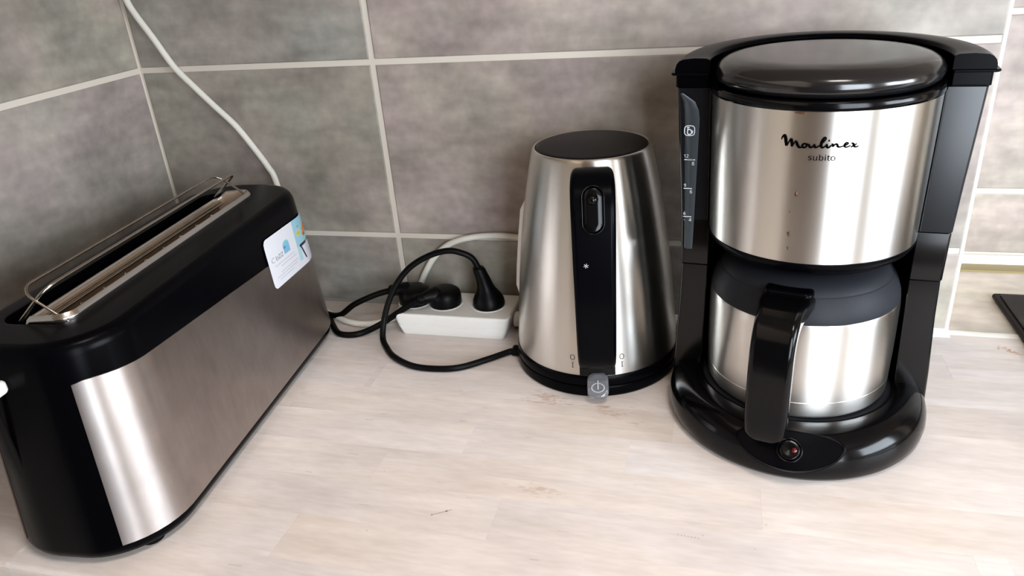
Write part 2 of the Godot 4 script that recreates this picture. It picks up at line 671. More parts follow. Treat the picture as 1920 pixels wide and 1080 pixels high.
func view_and_light() -> void:
	var cam := Camera3D.new()
	cam.name = "camera"
	cam.position = Vector3(0.6601, 0.4039, 0.7589)
	cam.rotation = Vector3(-0.4422, 0.2900, -0.0810)
	cam.fov = 42.34
	cam.near = 0.02
	add_child(cam)
	cam.current = true
	var e := Environment.new()
	var sky := Sky.new()
	var ps := ProceduralSkyMaterial.new()
	ps.sky_top_color = Color(0.62, 0.74, 0.92)
	ps.sky_horizon_color = Color(0.86, 0.9, 0.95)
	ps.ground_bottom_color = Color(0.4, 0.4, 0.38)
	ps.ground_horizon_color = Color(0.7, 0.72, 0.72)
	ps.energy_multiplier = 2.5
	sky.sky_material = ps
	e.background_mode = Environment.BG_SKY
	e.sky = sky
	e.tonemap_mode = Environment.TONE_MAPPER_LINEAR
	e.tonemap_exposure = 0.95
	e.sdfgi_enabled = true
	e.ssao_enabled = true
	e.ssil_enabled = true
	var we := WorldEnvironment.new()
	we.name = "environment"
	we.environment = e
	add_child(we)
	# daylight: two unseen windows, behind the camera and right, placed to light walls and steel
	daylight("unseen_window_daylight", Vector2(1.3, 1.7), Vector3(1.62, 0.5, 2.17), 0.0, 10.0)
	daylight("unseen_side_window_daylight", Vector2(1.15, 0.85), Vector3(2.57, 0.56, 0.95), PI / 2, 6.8)
	# unseen ceiling lamp, placed to brighten the worktop more than the walls
	var c := AreaLight3D.new()
	c.name = "unseen_ceiling_lamp_light"
	c.area_size = Vector2(0.4, 0.4)
	c.light_energy = 1.35
	c.light_color = Color(1.0, 0.965, 0.945)
	c.area_range = 6.0
	c.area_attenuation = 2.0
	c.shadow_enabled = true
	c.position = Vector3(0.95, 1.53, 0.75)
	c.rotation.x = -PI / 2
	add_child(c)


func daylight(called: String, size: Vector2, at: Vector3, turn: float, energy: float) -> void:
	var l := AreaLight3D.new()
	l.name = called
	l.area_size = size
	l.light_energy = energy
	l.light_color = Color(0.92, 0.96, 1.0)
	l.area_range = 8.0
	l.area_attenuation = 2.0
	l.shadow_enabled = true
	l.position = at
	l.rotation.y = turn
	add_child(l)



func room() -> void:
	# back wall, its grout plane 1.2 mm behind the tile faces
	var b := MB.new()
	box(b, Vector3(-0.1, -0.9, -0.3), Vector3(CORNER - 0.001, 1.6, -0.0012))
	var back := struct("wall_back", b, M.grout, "grey concrete-look tiled wall with cream grout behind the kettle and coffee machine", "wall")
	b = MB.new()
	box(b, Vector3(-0.1, -0.9, -0.0012), Vector3(-0.0012, 1.6, 2.3))
	var left := struct("wall_left", b, M.grout, "grey tiled wall with cream grout to the left of the toaster", "wall")
	b = MB.new()
	box(b, Vector3(CORNER - 0.001, -0.9, -0.3), Vector3(1.75, 1.6, NICHE - 0.0012))
	var nich := struct("wall_niche", b, M.grout, "grey tiled wall of the recess behind the hob", "wall")
	# tiles: 60 x 20 cm, grout 6.5 mm
	var g := 0.0032
	var rows := [[-0.9, 0.0914 - 0.2 * 5], [0.0, 0.0914], [0.0914, 0.2914], [0.2914, 0.4914], [0.4914, 0.6914]]
	for k in range(1, rows.size()):
		var y0: float = rows[k][0] + (0.0032 if k == 1 else g)
		var y1: float = rows[k][1] - g
		for x in [[0.0022, 0.2978 - g, 0.3], [0.2978 + g, CORNER - 0.003, 0.0]]:
			tile(back, Vector3(x[0], y0, 0), Vector3(x[1] - x[0], 0, 0), Vector3(0, y1 - y0, 0), Vector3.BACK, x[2], 0)
		for z in [[0.0022, 0.6 - g, 0.0], [0.6 + g, 1.2 - g, 0.0]]:
			tile(left, Vector3(0, y0, z[1]), Vector3(0, 0, z[0] - z[1]), Vector3(0, y1 - y0, 0), Vector3.RIGHT, z[2], 0)
		for x in [[CORNER + 0.002, 1.3, 0.2], [1.3 + 2 * g, 1.74, 0.0]]:
			tile(nich, Vector3(x[0], y0 if k > 1 else 0.014, NICHE), Vector3(x[1] - x[0], 0, 0), Vector3(0, y1 - (y0 if k > 1 else 0.014), 0), Vector3.BACK, x[2], 0)
	# edge of the back wall towards the niche: tile ends and a white corner bead
	b = MB.new()
	tube(b, PackedVector3Array([Vector3(CORNER - 0.002, 0.0, -0.002), Vector3(CORNER - 0.002, 0.3, -0.002), Vector3(CORNER - 0.002, 0.7, -0.002)]), 0.0022, 8)
	struct("trim_1", b, M.caulk, "thin white corner bead where the tiled wall ends beside the coffee machine", "trim")
	# silicone joint between the wall and the worktop
	b = MB.new()
	var cr := []
	for i in 31:
		var x := lerpf(0.60, CORNER, i / 30.0)
		var bulge := 0.0030 + (0.0060 * smoothstep(0.78, 0.87, x)) + 0.0006 * sin(x * 90.0)
		cr.append(PackedVector3Array([Vector3(x, 0.0055, -0.001), Vector3(x, 0.0045, 0.0016), Vector3(x, 0.0012, bulge), Vector3(x, 0.0, bulge + 0.001)]))
	b.grid(cr, false, Vector3(0.4, 0.5, 0.5))
	struct("trim_2", b, M.caulk, "white silicone joint along the foot of the back wall", "trim")
	b = MB.new()
	cr = []
	for i in 31:
		var x := 0.60 * i / 30.0
		cr.append(PackedVector3Array([Vector3(x, 0.0038, -0.001), Vector3(x, 0.0030, 0.0006), Vector3(x, 0.0008, 0.0018), Vector3(x, 0.0, 0.0022)]))
	b.grid(cr, false, Vector3(0.4, 0.5, 0.5))
	struct("trim_6", b, M.seam, "thin grey joint along the foot of the back wall behind the power strip", "trim")
	b = MB.new()
	cr = []
	for i in 41:
		var z := 0.457 * i / 40.0
		cr.append(PackedVector3Array([Vector3(-0.001, 0.0055, z), Vector3(0.0016, 0.0045, z), Vector3(0.0045, 0.001, z), Vector3(0.0055, 0.0, z)]))
	b.grid(cr, false, Vector3(0.5, 0.5, 0.2))
	struct("trim_3", b, M.seam, "grey joint along the foot of the left wall", "trim")
	b = MB.new()
	rbox(b, Vector3(1.3, 0.0055, NICHE + 0.004), Vector3(0.80, 0.013, 0.009), 0.003)
	struct("trim_4", b, M.caulk, "thick white sealant bead at the foot of the niche wall", "trim")
	b = MB.new()
	rbox(b, Vector3(1.3, 0.0008, NICHE + 0.018), Vector3(0.80, 0.0026, 0.021), 0.001)
	struct("trim_5", b, M.old_caulk, "yellowed strip of old sealant in front of the niche wall bead", "trim")
	# the rest of the room, out of frame: right part, front wall with its window, floor and ceiling
	b = MB.new()
	box(b, Vector3(1.65, -0.9, -0.3), Vector3(2.7, 1.6, 0.0))
	struct("wall_right_return", b, M.room, "plain wall to the right of the hob niche", "wall")
	b = MB.new()
	box(b, Vector3(2.6, -0.9, -0.3), Vector3(2.7, 1.6, 0.35))
	box(b, Vector3(2.6, -0.9, 1.55), Vector3(2.7, 1.6, 2.3))
	box(b, Vector3(2.6, -0.9, 0.35), Vector3(2.7, 0.12, 1.55))
	box(b, Vector3(2.6, 1.0, 0.35), Vector3(2.7, 1.6, 1.55))
	struct("wall_right", b, M.room, "plain wall with the unseen window at the right end of the kitchen", "wall")
	b = MB.new()
	box(b, Vector3(-0.1, -0.9, 2.2), Vector3(0.96, 1.6, 2.3))
	box(b, Vector3(2.28, -0.9, 2.2), Vector3(2.7, 1.6, 2.3))
	box(b, Vector3(0.96, -0.9, 2.2), Vector3(2.28, -0.36, 2.3))
	box(b, Vector3(0.96, 1.36, 2.2), Vector3(2.28, 1.6, 2.3))
	struct("wall_front", b, M.room, "plain wall opposite the worktop", "wall")
	b = MB.new()
	box(b, Vector3(0.0, -0.9, 1.25), Vector3(0.93, 1.2, 2.2))  # unseen block, placed to shade the left wall and darken steel reflections
	struct("unseen_front_blocker", b, M.unseen_block, "unseen dark block behind the camera that keeps window light off the left wall", "wall")
	b = MB.new()
	box(b, Vector3(0.0, 0.47, 0.0), Vector3(0.34, 1.25, 0.32))  # unseen cupboards, placed to keep lamp light off the walls
	box(b, Vector3(0.34, 0.52, 0.0), Vector3(CORNER, 1.25, 0.32))
	box(b, Vector3(0.0, 0.47, 0.32), Vector3(0.34, 1.25, 1.25))
	box(b, Vector3(CORNER, 0.52, NICHE), Vector3(1.65, 1.25, 0.5))  # unseen deep hood, shades the niche and the upper left wall
	struct("unseen_wall_cupboards", b, M.cabinet, "unseen pale wall cupboards and hood above the worktop, placed to shade the walls", "wall")
	b = MB.new()
	box(b, Vector3(0.0, -0.9, 0.0), Vector3(2.6, -0.041, 0.43))
	struct("base_cupboards", b, M.cabinet, "pale base cupboards that carry the worktop", "wall")
	# unseen windows, frame with a pane each, and the unseen flat ceiling lamp
	for w in [[Vector3(1.62, 0.5, 2.24), 0.0, Vector2(1.32, 1.72)], [Vector3(2.65, 0.56, 0.95), PI / 2, Vector2(1.2, 0.88)]]:
		b = MB.new()
		var hx: float = w[2].x / 2
		var hy: float = w[2].y / 2
		for q in [[-hx, -hy, hx, -hy + 0.05], [-hx, hy - 0.05, hx, hy], [-hx, -hy, -hx + 0.05, hy], [hx - 0.05, -hy, hx, hy]]:
			rbox(b, Vector3((q[0] + q[2]) / 2, (q[1] + q[3]) / 2, 0), Vector3(q[2] - q[0], q[3] - q[1], 0.05), 0.004)
		b.move(0, Transform3D(Basis(Vector3.UP, w[1]), w[0]))
		var wn := struct("window_1" if w[1] == 0.0 else "window_2", b, M.white_plastic, "unseen white framed window opposite the worktop, placed to light the back wall and the steel" if w[1] == 0.0 else "unseen white framed window at the right end of the kitchen, placed for side light", "window")
		b = MB.new()
		rbox(b, Vector3.ZERO, Vector3(w[2].x - 0.09, w[2].y - 0.09, 0.004), 0.001)
		b.move(0, Transform3D(Basis(Vector3.UP, w[1]), w[0]))
		part("pane", b, M.pane, wn)
	b = MB.new()
	rbox(b, Vector3(0.95, 1.578, 0.75), Vector3(0.46, 0.044, 0.46), 0.006)
	var lamp := struct("unseen_ceiling_lamp", b, M.white_plastic, "unseen flat square ceiling lamp, placed to brighten the worktop", "lamp")
	b = MB.new()
	rbox(b, Vector3(0.95, 1.553, 0.75), Vector3(0.42, 0.010, 0.42), 0.003)
	part("diffuser", b, M.unseen_lamp_glow, lamp)
	b = MB.new()
	box(b, Vector3(-0.1, -1.0, -0.3), Vector3(2.7, -0.9, 2.3))
	struct("floor", b, M.room_floor, "kitchen floor", "floor")
	b = MB.new()
	box(b, Vector3(-0.1, 1.6, -0.3), Vector3(2.7, 1.7, 2.3))
	struct("ceiling", b, M.room, "kitchen ceiling", "ceiling")


func tile(wall: Node3D, o: Vector3, u: Vector3, w: Vector3, out: Vector3, shift: float, _k: int) -> void:
	var b := MB.new()
	var c := 0.0013
	var d := 0.0016
	var du := u.normalized()
	var dw := w.normalized()
	var i := [o + du * c + dw * c, o + u - du * c + dw * c, o + u + w - du * c - dw * c, o + w + du * c - dw * c]
	var e := [o, o + u, o + u + w, o + w]
	var s := 1.0 / 0.6
	var uvf := func(p: Vector3) -> Vector2: return Vector2(shift + (p - o).dot(du) * s, 1.0 - (p - o).dot(dw) / 0.2)
	b.quad(i[0], i[1], i[2], i[3], out, [uvf.call(i[0]), uvf.call(i[1]), uvf.call(i[2]), uvf.call(i[3])])
	for k in 4:
		var a: Vector3 = e[k]
		var q: Vector3 = e[(k + 1) % 4]
		var side: Vector3 = ((a + q) / 2 - (o + u / 2 + w / 2)).normalized()
		b.quad(a - out * 0.0006, q - out * 0.0006, i[(k + 1) % 4], i[k], (out + side).normalized(), [uvf.call(a), uvf.call(q), uvf.call(i[(k + 1) % 4]), uvf.call(i[k])])
		b.quad(a - out * d, q - out * d, q - out * 0.0006, a - out * 0.0006, side, [uvf.call(a), uvf.call(q), uvf.call(q), uvf.call(a)])
	part("tile", b, M.tiles[rng.randi() % 4], wall)


func worktop() -> void:
	var t := thing("worktop", "pale whitewashed wooden worktop of glued staves under the appliances", "worktop")
	var b := MB.new()
	box(b, Vector3(0.0, -0.040, NICHE), Vector3(2.6, -0.004, 0.455))
	part("core", b, M.staves[4], t)
	var w := 0.0457
	var z := 0.457
	var row := 0
	while z > 0.001:
		var x := 0.0
		var z0 := maxf(z - w, 0.0)
		var ln := rng.randf_range(0.12, 0.4)
		while x < 1.5:
			var x1 := minf(x + ln, 1.5)
			stave(t, x, x1, z0, z, row == 0)
			x = x1
			ln = rng.randf_range(0.28, 0.55)
		z = z0
		row += 1
	# the stone-like insert behind, on which the hob stands, and its white joint
	b = MB.new()
	var e := 0.0008
	b.quad(Vector3(CORNER, 0, NICHE), Vector3(1.6, 0, NICHE), Vector3(1.6, 0, -e), Vector3(CORNER, 0, -e), Vector3.UP, [Vector2(0, 0), Vector2(2.3, 0), Vector2(2.3, 0.7), Vector2(0, 0.7)])
	b.quad(Vector3(CORNER, -0.004, -e), Vector3(1.6, -0.004, -e), Vector3(1.6, 0, -e), Vector3(CORNER, 0, -e), Vector3.BACK)
	part("back_strip", b, M.insert, t, "pale grey veined strip of worktop behind the white joint")
	b = MB.new()
	var rows := []
	for i in 31:
		var x := CORNER - 0.003 + 0.40 * i / 30.0
		var q := 0.0006 * sin(x * 130.0) + 0.0008 * sin(x * 47.0)
		rows.append(PackedVector3Array([Vector3(x, -0.0002, -0.007 + q), Vector3(x, 0.0004, -0.004 + q), Vector3(x, 0.0005, 0.001 + q), Vector3(x, -0.0002, 0.0055 + q * 0.5)]))
	b.grid(rows, false, Vector3(1.0, 0.5, 0.2))
	part("joint_sealant", b, M.caulk, t, "white sealant joint across the worktop")
	# hob in the niche
	var h := thing("hob", "dark glass hob with a brown-black frame let into the worktop at the right edge", "hob", Vector3(0.962, 0.0005, -0.0913))
	b = MB.new()
	rbox(b, Vector3(0.29, 0.0024, 0.255), Vector3(0.58, 0.0046, 0.51), 0.0016, 0.004)
	part("frame", b, M.hob_frame, h)
	b = MB.new()
	rbox(b, Vector3(0.29, 0.0052, 0.255), Vector3(0.568, 0.0022, 0.498), 0.0008, 0.003)
	part("glass_plate", b, M.hob_glass, h)


func stave(t: Node3D, x0: float, x1: float, z0: float, z1: float, front: bool) -> void:
	var b := MB.new()
	var c := 0.00009
	var uo := Vector2(rng.randf(), rng.randf())
	var add := func(p: Array, dir: Vector3) -> void:
		var uvs := []
		for q in p:
			uvs.append(uo + Vector2(q.x / 0.5, (q.z - q.y) / 0.14))
			b.uv2.append(Vector2(q.x, q.z / 0.5))
		b.quad(p[0], p[1], p[2], p[3], dir, uvs)
	var zf := z1 - (0.004 if front else c)
	var V := func(x, y, z): return Vector3(x, y, z)
	add.call([V.call(x0 + c, 0, z0 + c), V.call(x1 - c, 0, z0 + c), V.call(x1 - c, 0, zf), V.call(x0 + c, 0, zf)], Vector3.UP)
	var lo := -c * 1.2
	add.call([V.call(x0, lo, z0), V.call(x1, lo, z0), V.call(x1 - c, 0, z0 + c), V.call(x0 + c, 0, z0 + c)], Vector3(0, 1, -1))
	add.call([V.call(x0, lo, z0), V.call(x0, lo, z1 if not front else zf), V.call(x0 + c, 0, zf), V.call(x0 + c, 0, z0 + c)], Vector3(-1, 1, 0))
	add.call([V.call(x1, lo, z0), V.call(x1, lo, z1 if not front else zf), V.call(x1 - c, 0, zf), V.call(x1 - c, 0, z0 + c)], Vector3(1, 1, 0))
	if front:
		var pr := [Vector2(0, zf), Vector2(-0.0003, zf + 0.0015), Vector2(-0.0012, zf + 0.003), Vector2(-0.0025, zf + 0.0038), Vector2(-0.004, z1), Vector2(-0.04, z1)]
		for i in pr.size() - 1:
			add.call([V.call(x0 + c, pr[i].x, pr[i].y), V.call(x1 - c, pr[i].x, pr[i].y), V.call(x1 - c, pr[i + 1].x, pr[i + 1].y), V.call(x0 + c, pr[i + 1].x, pr[i + 1].y)], Vector3(0, 1, 1))
	else:
		add.call([V.call(x0, lo, z1), V.call(x1, lo, z1), V.call(x1 - c, 0, zf), V.call(x0 + c, 0, zf)], Vector3(0, 1, 1))
	add.call([V.call(x0, -0.0045, z0), V.call(x1, -0.0045, z0), V.call(x1, lo, z0), V.call(x0, lo, z0)], Vector3.FORWARD)
	part("stave", b, M.staves[rng.randi() % 6], t)


# ------------------------------------------------------------------ toaster
func tw(y: float) -> Array:
	# half width, half length and corner radius of the shell at a height
	var k := (y - 0.014) / (0.170 - 0.014)
	return [lerpf(0.070, 0.0618, k), lerpf(0.1985, 0.1832, k), lerpf(0.060, 0.053, k)]


func toaster() -> void:
	var t := thing("toaster", "long-slot toaster with brushed steel side and black ends, left of the kettle", "toaster", Vector3(0.1865, 0, 0.2499), deg_to_rad(5.64))
	var b := MB.new()
	var rings := [rr(0, 0, 0.064, 0.192, 0.054, 0.0045, 14), rr(0, 0, 0.0675, 0.196, 0.057, 0.0065, 14), rr(0, 0, 0.0692, 0.1977, 0.059, 0.010, 14)]
	for k in 9:
		var y := 0.014 + 0.154 * k / 8.0
		var q := tw(y)
		rings.append(rr(0, 0, q[0], q[1], q[2], y, 14))
	for q in [[0.0609, 0.1823, 0.0522, 0.1715], [0.0598, 0.1812, 0.0512, 0.1742], [0.058, 0.1794, 0.0495, 0.1762], [0.0555, 0.1769, 0.047, 0.1775], [0.052, 0.1734, 0.0435, 0.1780]]:
		rings.append(rr(0, 0, q[0], q[1], q[2], q[3], 14))
	b.grid(rings, true, null)
	b.fan(rings[0].slice(0, rings[0].size() - 1), Vector3.DOWN)
	# top plate round the opening, and the well under it
	var hole := rr(-0.0097, 0.0, 0.0295, 0.1455, 0.014, 0.1776, 14)
	b.grid([rr(0, 0, 0.052, 0.1734, 0.0435, 0.1780, 14), rr(-0.0097, 0, 0.0310, 0.147, 0.0155, 0.1780, 14), hole], true, Vector3(0, 3, 0))
	var low := rr(-0.0097, 0.0, 0.0295, 0.1455, 0.014, 0.158, 14)
	b.grid([hole, low], true, Vector3(-0.0097, 0.168, 0))
	b.fan(low.slice(0, low.size() - 1), Vector3.UP)
	part("body", b, M.black_satin, t)
	# steel side panels, 0.8 mm proud: both long sides with the rounded front corner
	for s in [1, -1]:
		b = MB.new()
		var rows := []
		for k in 13:
			var row := PackedVector3Array()
			for j in 49:
				row.append(side_point(j / 48.0, k / 12.0, 0.0008, s))
			rows.append(row)
		b.grid(rows, false, Vector3(s * 3.0, 0.1, 0.0), 8.0, 8.0)
		# folded edges back into the shell
		for e in [[0, 0.0], [12, 1.0]]:
			var r2 := PackedVector3Array()
			for j in 49:
				r2.append(side_point(j / 48.0, e[1], -0.0006, s))
			b.grid([rows[e[0]], r2], false, Vector3(s * 0.1, 9.0 if e[0] else -9.0, 0))
		for e in [0, 48]:
			var r1 := PackedVector3Array()
			var r2 := PackedVector3Array()
			for k in 13:
				r1.append(rows[k][e])
				r2.append(side_point(e / 48.0, k / 12.0, -0.0006, s))
			b.grid([r1, r2], false, Vector3(0, 0.1, 9.0 if e else -9.0))
		part("side_panel", b, M.steel_toaster, t)
	# feet
	for q in [[0.045, 0.165], [-0.045, 0.165], [0.045, -0.165], [-0.045, -0.165]]:
		b = MB.new()
		lathe(b, [Vector2(0, 0), Vector2(0.009, 0), Vector2(0.009, 0), Vector2(0.010, 0.002), Vector2(0.010, 0.006)], 20, Vector3(q[0], 0, q[1]))
		part("foot", b, M.black_rubber, t)
	# chrome slot box: rim, inner walls
	b = MB.new()
	var X := -0.003
	var rim := []
	for q in [[0.0232, 0.1442, 0.0142, 0.158], [0.0232, 0.1442, 0.0142, 0.1795], [0.0228, 0.1438, 0.0138, 0.1806], [0.0208, 0.1418, 0.0118, 0.1834], [0.0204, 0.1414, 0.0114, 0.1836], [0.0197, 0.1407, 0.0107, 0.1825], [0.0194, 0.1404, 0.0104, 0.1815]]:
		rim.append(rr(X, 0, q[0], q[1], q[2], q[3], 10))
	b.grid(rim, true, null)
	for i in b.v.size():
		b.v[i].y -= 0.0075 * smoothstep(0.006, 0.018, X - b.v[i].x) * smoothstep(0.15, 0.18, b.v[i].y)
	part("slot_rim", b, M.chrome, t)
	b = MB.new()
	var w1 := rr(X, 0, 0.0194, 0.1404, 0.0104, 0.1815, 10)
	var w2 := rr(X, 0, 0.0190, 0.1400, 0.0100, 0.160, 10)
	var w3 := rr(X, 0, 0.0186, 0.1396, 0.0096, 0.1585, 10)
	b.grid([w1, w2, w3], true, Vector3(X, 0.16, 0))
	for i in b.v.size():
		b.v[i].y -= 0.0075 * smoothstep(0.006, 0.018, X - b.v[i].x) * smoothstep(0.16, 0.181, b.v[i].y)
	part("slot_liner", b, M.tan_metal, t)
	b = MB.new()
	box(b, Vector3(X - 0.0172, 0.1585, -0.132), Vector3(X - 0.0150, 0.1688, 0.132))
	part("heating_plate", b, M.mica, t)
	b = MB.new()
	box(b, Vector3(X - 0.0188, 0.1582, -0.1395), Vector3(X + 0.0188, 0.1588, 0.1395))
	part("slot_floor", b, M.black_matte, t)
	for q in [[0.1722, -0.0155, 0.0009], [0.1700, -0.0135, 0.0010]]:
		b = MB.new()
		tube(b, PackedVector3Array([Vector3(X + q[1], q[0], -0.137), Vector3(X + q[1], q[0], 0.0), Vector3(X + q[1], q[0], 0.137)]), q[2], 8)
		part("guide_wire", b, M.wire, t)
	for k in 9:
		b = MB.new()
		var z := -0.115 + k * 0.0285
		var x := X - 0.0147
		tube(b, smooth([Vector3(x, 0.1600, z - 0.002), Vector3(x + 0.003, 0.1625, z - 0.001), Vector3(x + 0.0032, 0.1645, z + 0.001), Vector3(x, 0.1655, z + 0.003), Vector3(x + 0.002, 0.1615, z + 0.005)], 4), 0.0006, 6)
		part("element_hook", b, M.chrome, t)
	# folding warming rack: two wire bows that cross
	for q in [[0.0175, -0.0155, 0.2040, 0.1395, -0.1360, 0.0011], [-0.0250, 0.0050, 0.2045, 0.1385, -0.1400, 0.0014]]:
		b = MB.new()
		var lean: Vector3 = Vector3(q[1], q[2], 0) - Vector3(q[0], 0.178, 0)
		var foot := Vector3(q[0], 0.176, 0)
		var top := foot + lean
		var r := 0.012
		var f := Vector3(0, 0, q[3])
		var e := Vector3(0, 0, q[4])
		var up := lean.normalized()
		var pts := [foot + f, foot + f + lean * 0.4]
		for k in 7:
			var a := PI / 2 * k / 6.0
			pts.append(top + f - up * r + up * r * sin(a) - Vector3(0, 0, r) * (1 - cos(a)))
		for k in 7:
			var a := PI / 2 * k / 6.0
			pts.append(top + e - up * r + up * r * cos(a) + Vector3(0, 0, r) * (1 - sin(a)))
		pts.append(foot + e + lean * 0.4)
		pts.append(foot + e)
		tube(b, PackedVector3Array(pts), q[5], 8)
		part("rack_wire", b, M.wire, t)
	# lowering lever on the front end
	b = MB.new()
	rbox(b, Vector3(-0.0215, 0.1515, 0.1935), Vector3(0.034, 0.0095, 0.020), 0.003, 0.005)
	var lev := part("lever", b, M.white_plastic, t, "pale lowering lever")
	b = MB.new()
	rbox(b, Vector3(-0.018, 0.110, 0.1905), Vector3(0.006, 0.070, 0.0016), 0.0006)
	part("lever_slit", b, M.black_matte, lev)
	# sticker near the far end of the side panel
	b = MB.new()
	var rows := []
	var suv := []
	for k in 13:
		var row := PackedVector3Array()
		for j in 17:
			var kv := 0.5 - 0.5 * cos(PI * k / 12.0)
			var dv := minf(kv, 1.0 - kv) * 0.0515
			var ins := 0.006 - sqrt(maxf(0.0, 0.000036 - pow(maxf(0.0, 0.006 - dv), 2)))
			var uu := j / 16.0
			var zt := lerpf(-0.0590 - ins, -0.1590 + ins, uu)
			var y := lerpf(0.1545, 0.1030, kv) + 0.004 * (1 - j / 16.0) - 0.002
			suv.append(Vector2((zt + 0.0590) / -0.1, kv))
			row.append(shell_point(zt, y, 0.0014))
		rows.append(row)
	b.grid(rows, false, Vector3(3, 0.1, 0))
	for k in 13:
		for j in 17:
			b.uv[k * 17 + j] = suv[k * 17 + j]
	part("sticker", b, M.sticker, t, "white sticker with a blue and orange picture")


func shell_point(z: float, y: float, off: float, s := 1) -> Vector3:
	# on the long side of the shell at local z and height y
	var q := tw(y)
	var hw: float = q[0]
	var hl: float = q[1]
	var rc: float = q[2]
	var x := hw
	var over := absf(z) - (hl - rc)
	if over > 0:
		x = hw - rc + sqrt(maxf(0.0, rc * rc - over * over))
	var nrm := Vector3(1, 0.055, 0)
	if over > 0:
		nrm = Vector3(sqrt(maxf(0.0, 1 - over * over / rc / rc)), 0.06, signf(z) * over / rc)
	nrm = nrm.normalized()
	return Vector3(s * (x + nrm.x * off), y + nrm.y * off, z + nrm.z * off)


func side_point(u: float, k: float, off: float, s: int) -> Vector3:
	# u runs along the girth from the far end to the front corner, k from the bottom edge up to the sloping top edge
	var y0 := 0.0155
	# girth measured on the bottom ring, split: rear corner 30 %, flat, front corner
	var zf: float
	var q := tw(0.08)
	var rc: float = q[2]
	var hl: float = q[1]
	var arc_r := rc * 0.85
	var arc_f := rc * 1.03
	var flat := 2 * (hl - rc)
	var l := u * (arc_r + flat + arc_f)
	var ang := 0.0
	if l < arc_r:
		ang = -(arc_r - l) / rc
		zf = -(hl - rc)
	elif l < arc_r + flat:
		zf = -(hl - rc) + (l - arc_r)
	else:
		ang = (l - arc_r - flat) / rc
		zf = hl - rc
	var y1 := 0.1362 + (zf + rc * sin(ang)) * 0.077
	if u > 0.97:
		y1 -= 0.002 * pow((u - 0.97) / 0.03, 2)
	var y := lerpf(y0, y1, k)
	var w := tw(y)
	var sc: float = (w[1] - w[2]) / (hl - rc)
	var p := Vector3(w[0] - w[2] + w[2] * cos(ang), y, zf * sc + w[2] * sin(ang))
	var nn := Vector3(cos(ang), 0.055, sin(ang)).normalized()
	p += nn * off
	return Vector3(p.x * s, p.y, p.z)


# ------------------------------------------------------------------ kettle
func kr(y: float) -> float:
	var ys := [0.012, 0.03, 0.066, 0.10, 0.13, 0.16, 0.1855, 0.207, 0.2235]
	var rs := [0.0812, 0.0806, 0.0780, 0.0750, 0.0715, 0.0674, 0.0632, 0.0590, 0.0550]
	for i in ys.size() - 1:
		if y <= ys[i + 1]:
			return lerpf(rs[i], rs[i + 1], (y - ys[i]) / (ys[i + 1] - ys[i]))
	return rs[-1]


